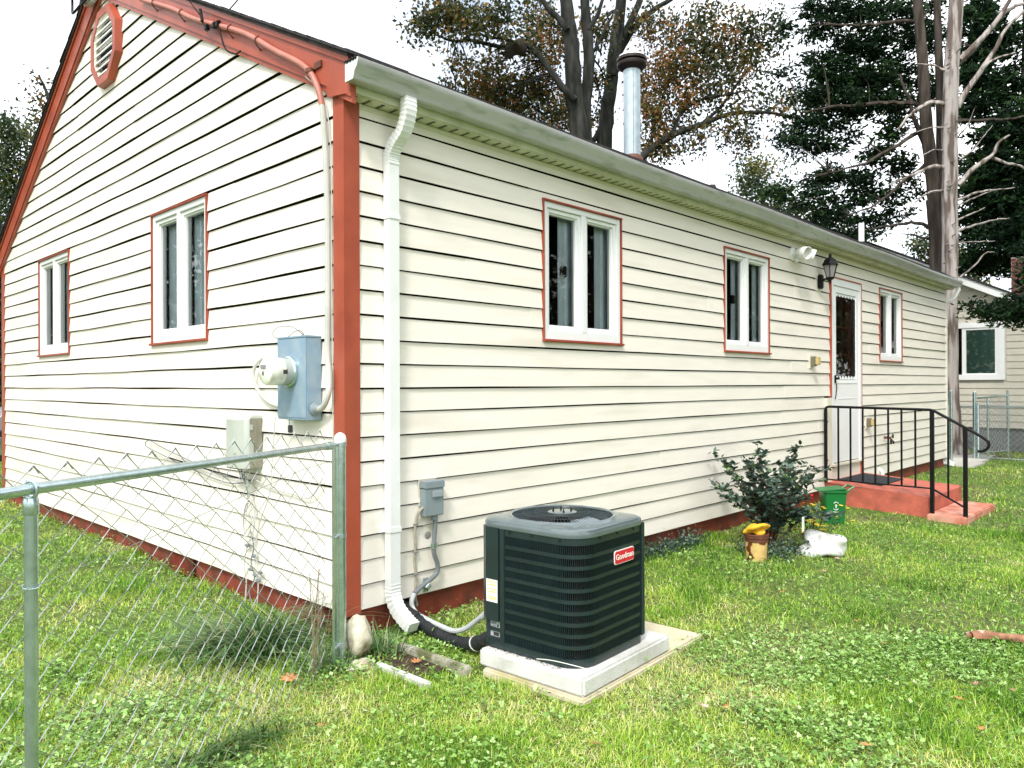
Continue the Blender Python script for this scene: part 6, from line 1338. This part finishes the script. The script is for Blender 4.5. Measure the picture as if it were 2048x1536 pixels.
# ------------------------------------------------------------------ lawn: blades and clover as real geometry
def vnoise(x, y, sc, seed):
    r_ = np.random.default_rng(seed); T = r_.random((64, 64)); X_, Y_ = x * sc + 100, y * sc + 100; i, j = np.floor(X_).astype(int), np.floor(Y_).astype(int); fx, fy = X_ - i, Y_ - j; fx = fx * fx * (3 - 2 * fx); fy = fy * fy * (3 - 2 * fy)
    g_ = lambda a, b: T[a % 64, b % 64]; return (g_(i, j) * (1 - fx) + g_(i + 1, j) * fx) * (1 - fy) + (g_(i, j + 1) * (1 - fx) + g_(i + 1, j + 1) * fx) * fy
cxy = np.array([CAM.x, CAM.y]); f2 = np.array([math.cos(YAW), math.sin(YAW)]); r2 = np.array([math.sin(YAW), -math.cos(YAW)])
MRI = MR.inverted()
def scatter(n_, d0, d1, pw=1.0):
    """random points in the view wedge between depths d0,d1 (uniform in ground area)"""
    d = np.sqrt(rng.random(n_) * (d1 ** 2 - d0 ** 2) + d0 ** 2); l = rng.uniform(-1.05, 1.05, n_) * d; P_ = cxy + d[:, None] * f2 + l[:, None] * r2; x, y = P_[:, 0], P_[:, 1]
    ok = ~((x > .0) & (x < LX) & (y > .0) & (y < WY)); ok &= ~((x > 7.22) & (x < 8.71) & (y > -1.27) & (y < .05)); ok &= ~((x > 7.09) & (x < 8.54) & (y > -1.68) & (y <= -1.25)); ok &= ~((x > 13.08) & (x < 15.95) & (y > -.40))
    a, b = MRI[0][0] * x + MRI[0][1] * y + MRI[0][3], MRI[1][0] * x + MRI[1][1] * y + MRI[1][3]
    ok &= ~((a > -.085 + .0 * b) & (a < 1.185) & (b > -.074 + .006 * np.sin(a * 9)) & (b < .61)); ok &= ~((a > -.05) & (a < .80) & (b > 0) & (b < .70)); ok &= ~((x > 17.3)); ok &= ~((np.hypot(x - PR.x, y - PR.y) < .03)); ok &= ~((x > -.08) & (x < .15) & (y > -.72) & (y < -.30) & (rng.random(n_) < .85)); ok &= ~((np.hypot(x + .125, y + .30) < .09))
    ok &= ~((np.hypot(x - bx_, y - by_) < .09)) & ~((np.abs(x - 4.42) < .2) & (np.abs(y + 1.1) < .13)); ok &= ~((x > .2) & (x < .5) & (y > -.3) & (y < 0) & (rng.random(n_) < .6))
    return x[ok], y[ok]
def patch_fields(x, y):
    cl = .55 * vnoise(x, y, 1.5, 1) + .3 * vnoise(x, y, 4.2, 2) + .15 * vnoise(x, y, 11, 3); dry = .6 * vnoise(x, y, 1.1, 5) + .4 * vnoise(x, y, 3.7, 6); lush = .6 * vnoise(x, y, 1.9, 8) + .4 * vnoise(x, y, 6, 9); return cl, dry, lush
def grass_layer(n_, d0, d1, h, w_, seg, lod):
    x, y = scatter(n_, d0, d1); cl, dry, lush = patch_fields(x, y); keep = rng.random(len(x)) < np.clip(1.25 - 1.3 * (cl > .52) * .6, .25, 1); x, y, cl, dry, lush = x[keep], y[keep], cl[keep], dry[keep], lush[keep]; n_ = len(x)
    b = np.stack([x, y, ground(x, y) - .004], 1); tall = np.clip((lush - .52) * 3.2, 0, 1)
    L_ = h * rng.uniform(.45, 1.15, n_) * (1 + 1.0 * tall); lean = np.clip(rng.uniform(.25, .97, n_) + .03 - .2 * tall, .1, .96)
    thatch = rng.random(n_) < .13; lean = np.where(thatch, .95, lean); L_ = np.where(thatch, L_ * 1.25, L_); V, F_, m_ = blades_np(b, rng.uniform(0, 6.28, n_), L_, lean, w_ * rng.uniform(.6, 1.3, n_), .5, seg)
    rv = np.clip(.02 + .58 * rng.random(n_) + 1.1 * np.clip(dry - .42, 0, .4) - .25 * tall + .4 * (rng.random(n_) < .10), 0, 1); rv = np.where(thatch, rng.uniform(.8, 1, n_), rv); return V, F_, np.repeat(rv, m_)
Vs, Fs, Rs, o_ = [], [], [], 0
for args in ((280000, 2.0, 4.6, .043, .0036, 2, 0), (320000, 4.6, 8.5, .045, .0046, 2, 1), (310000, 8.5, 19.0, .055, .010, 1, 2)):
    V, F_, R_ = grass_layer(*args); Vs.append(V); Fs.append(F_ + o_); Rs.append(R_); o_ += len(V)
npmesh('grass', np.concatenate(Vs), np.concatenate(Fs), np.concatenate(Rs), grass_m, kind='stuff', label='short mixed lawn grass in light and dark patches', cat='grass')
# clover: three rounded leaflets per stalk; ground ivy: one round scalloped leaf
def clover_layer(n_, d0, d1, rl, sides=6):
    x, y = scatter(n_, d0, d1); cl, dry, lush = patch_fields(x, y); keep = rng.random(len(x)) < np.clip((cl - .42 + .20 * smoothstep(1.0, -.2, x) * smoothstep(2.2, .4, -y - .5 * 0) * (y < 0) + .12 * smoothstep(.6, .2, -y) * (x > 0) - .035 * np.clip(x - 1.0, 0, 4)) * 3.2, .08, .95); x, y, cl = x[keep], y[keep], cl[keep]; n_ = len(x)
    z = ground(x, y) + rng.uniform(.012, .042, n_); az = rng.uniform(0, 6.28, n_); tx, ty = rng.normal(0, .30, n_), rng.normal(0, .30, n_); R0 = rl * rng.uniform(.45, 1.45, n_); Vs = []; single = rng.random(n_) < .35
    for k in range(3):
        a = az + k * 2.094; off = np.where(single, 0.05 + 0 * R0, .62 * R0); rr_ = np.where(single, R0 * .95, R0 * .55); ccx, ccy = x + np.cos(a) * off, y + np.sin(a) * off; up_ = .22
        ring = []
        for q in range(sides):
            t = 2 * math.pi * q / sides; ex = np.cos(a + t) * rr_; ey = np.sin(a + t) * rr_; X_, Y_ = ccx + ex, ccy + ey
            Z_ = z + (X_ - x) * tx + (Y_ - y) * ty + up_ * np.hypot(X_ - x, Y_ - y) * (.6 if q % 2 else 1); ring.append(np.stack([X_, Y_, Z_ + k * .0006], 1))
        sel = np.ones(n_, bool) if k == 0 else ~single
        Vs.append((np.stack(ring, 1)[sel], np.clip(rng.random(n_)[sel] * .55 + .45 * rng.random(), 0, 1)))
    rb = rng.random(n_); V = np.concatenate([v.reshape(-1, 3) for v, _ in Vs]); R_ = np.concatenate([np.repeat(np.clip(.15 + .8 * rb[(np.ones(n_, bool) if i == 0 else ~single)], 0, 1), sides) for i in range(3)]); return V, np.arange(len(V)).reshape(-1, sides), R_
Vs, Fs, Rs, o_ = [], [], [], 0
for args in ((84000, 2.0, 4.6, .0086), (52000, 4.6, 8.5, .0082), (12000, 8.5, 13, .010)):
    V, F_, R_ = clover_layer(*args); Vs.append(V); Fs.append(F_ + o_); Rs.append(R_); o_ += len(V)
npmesh('clover', np.concatenate(Vs), np.concatenate(Fs), np.concatenate(Rs), clover_m, kind='stuff', label='clover and ground ivy leaves mixed into the lawn', cat='clover')
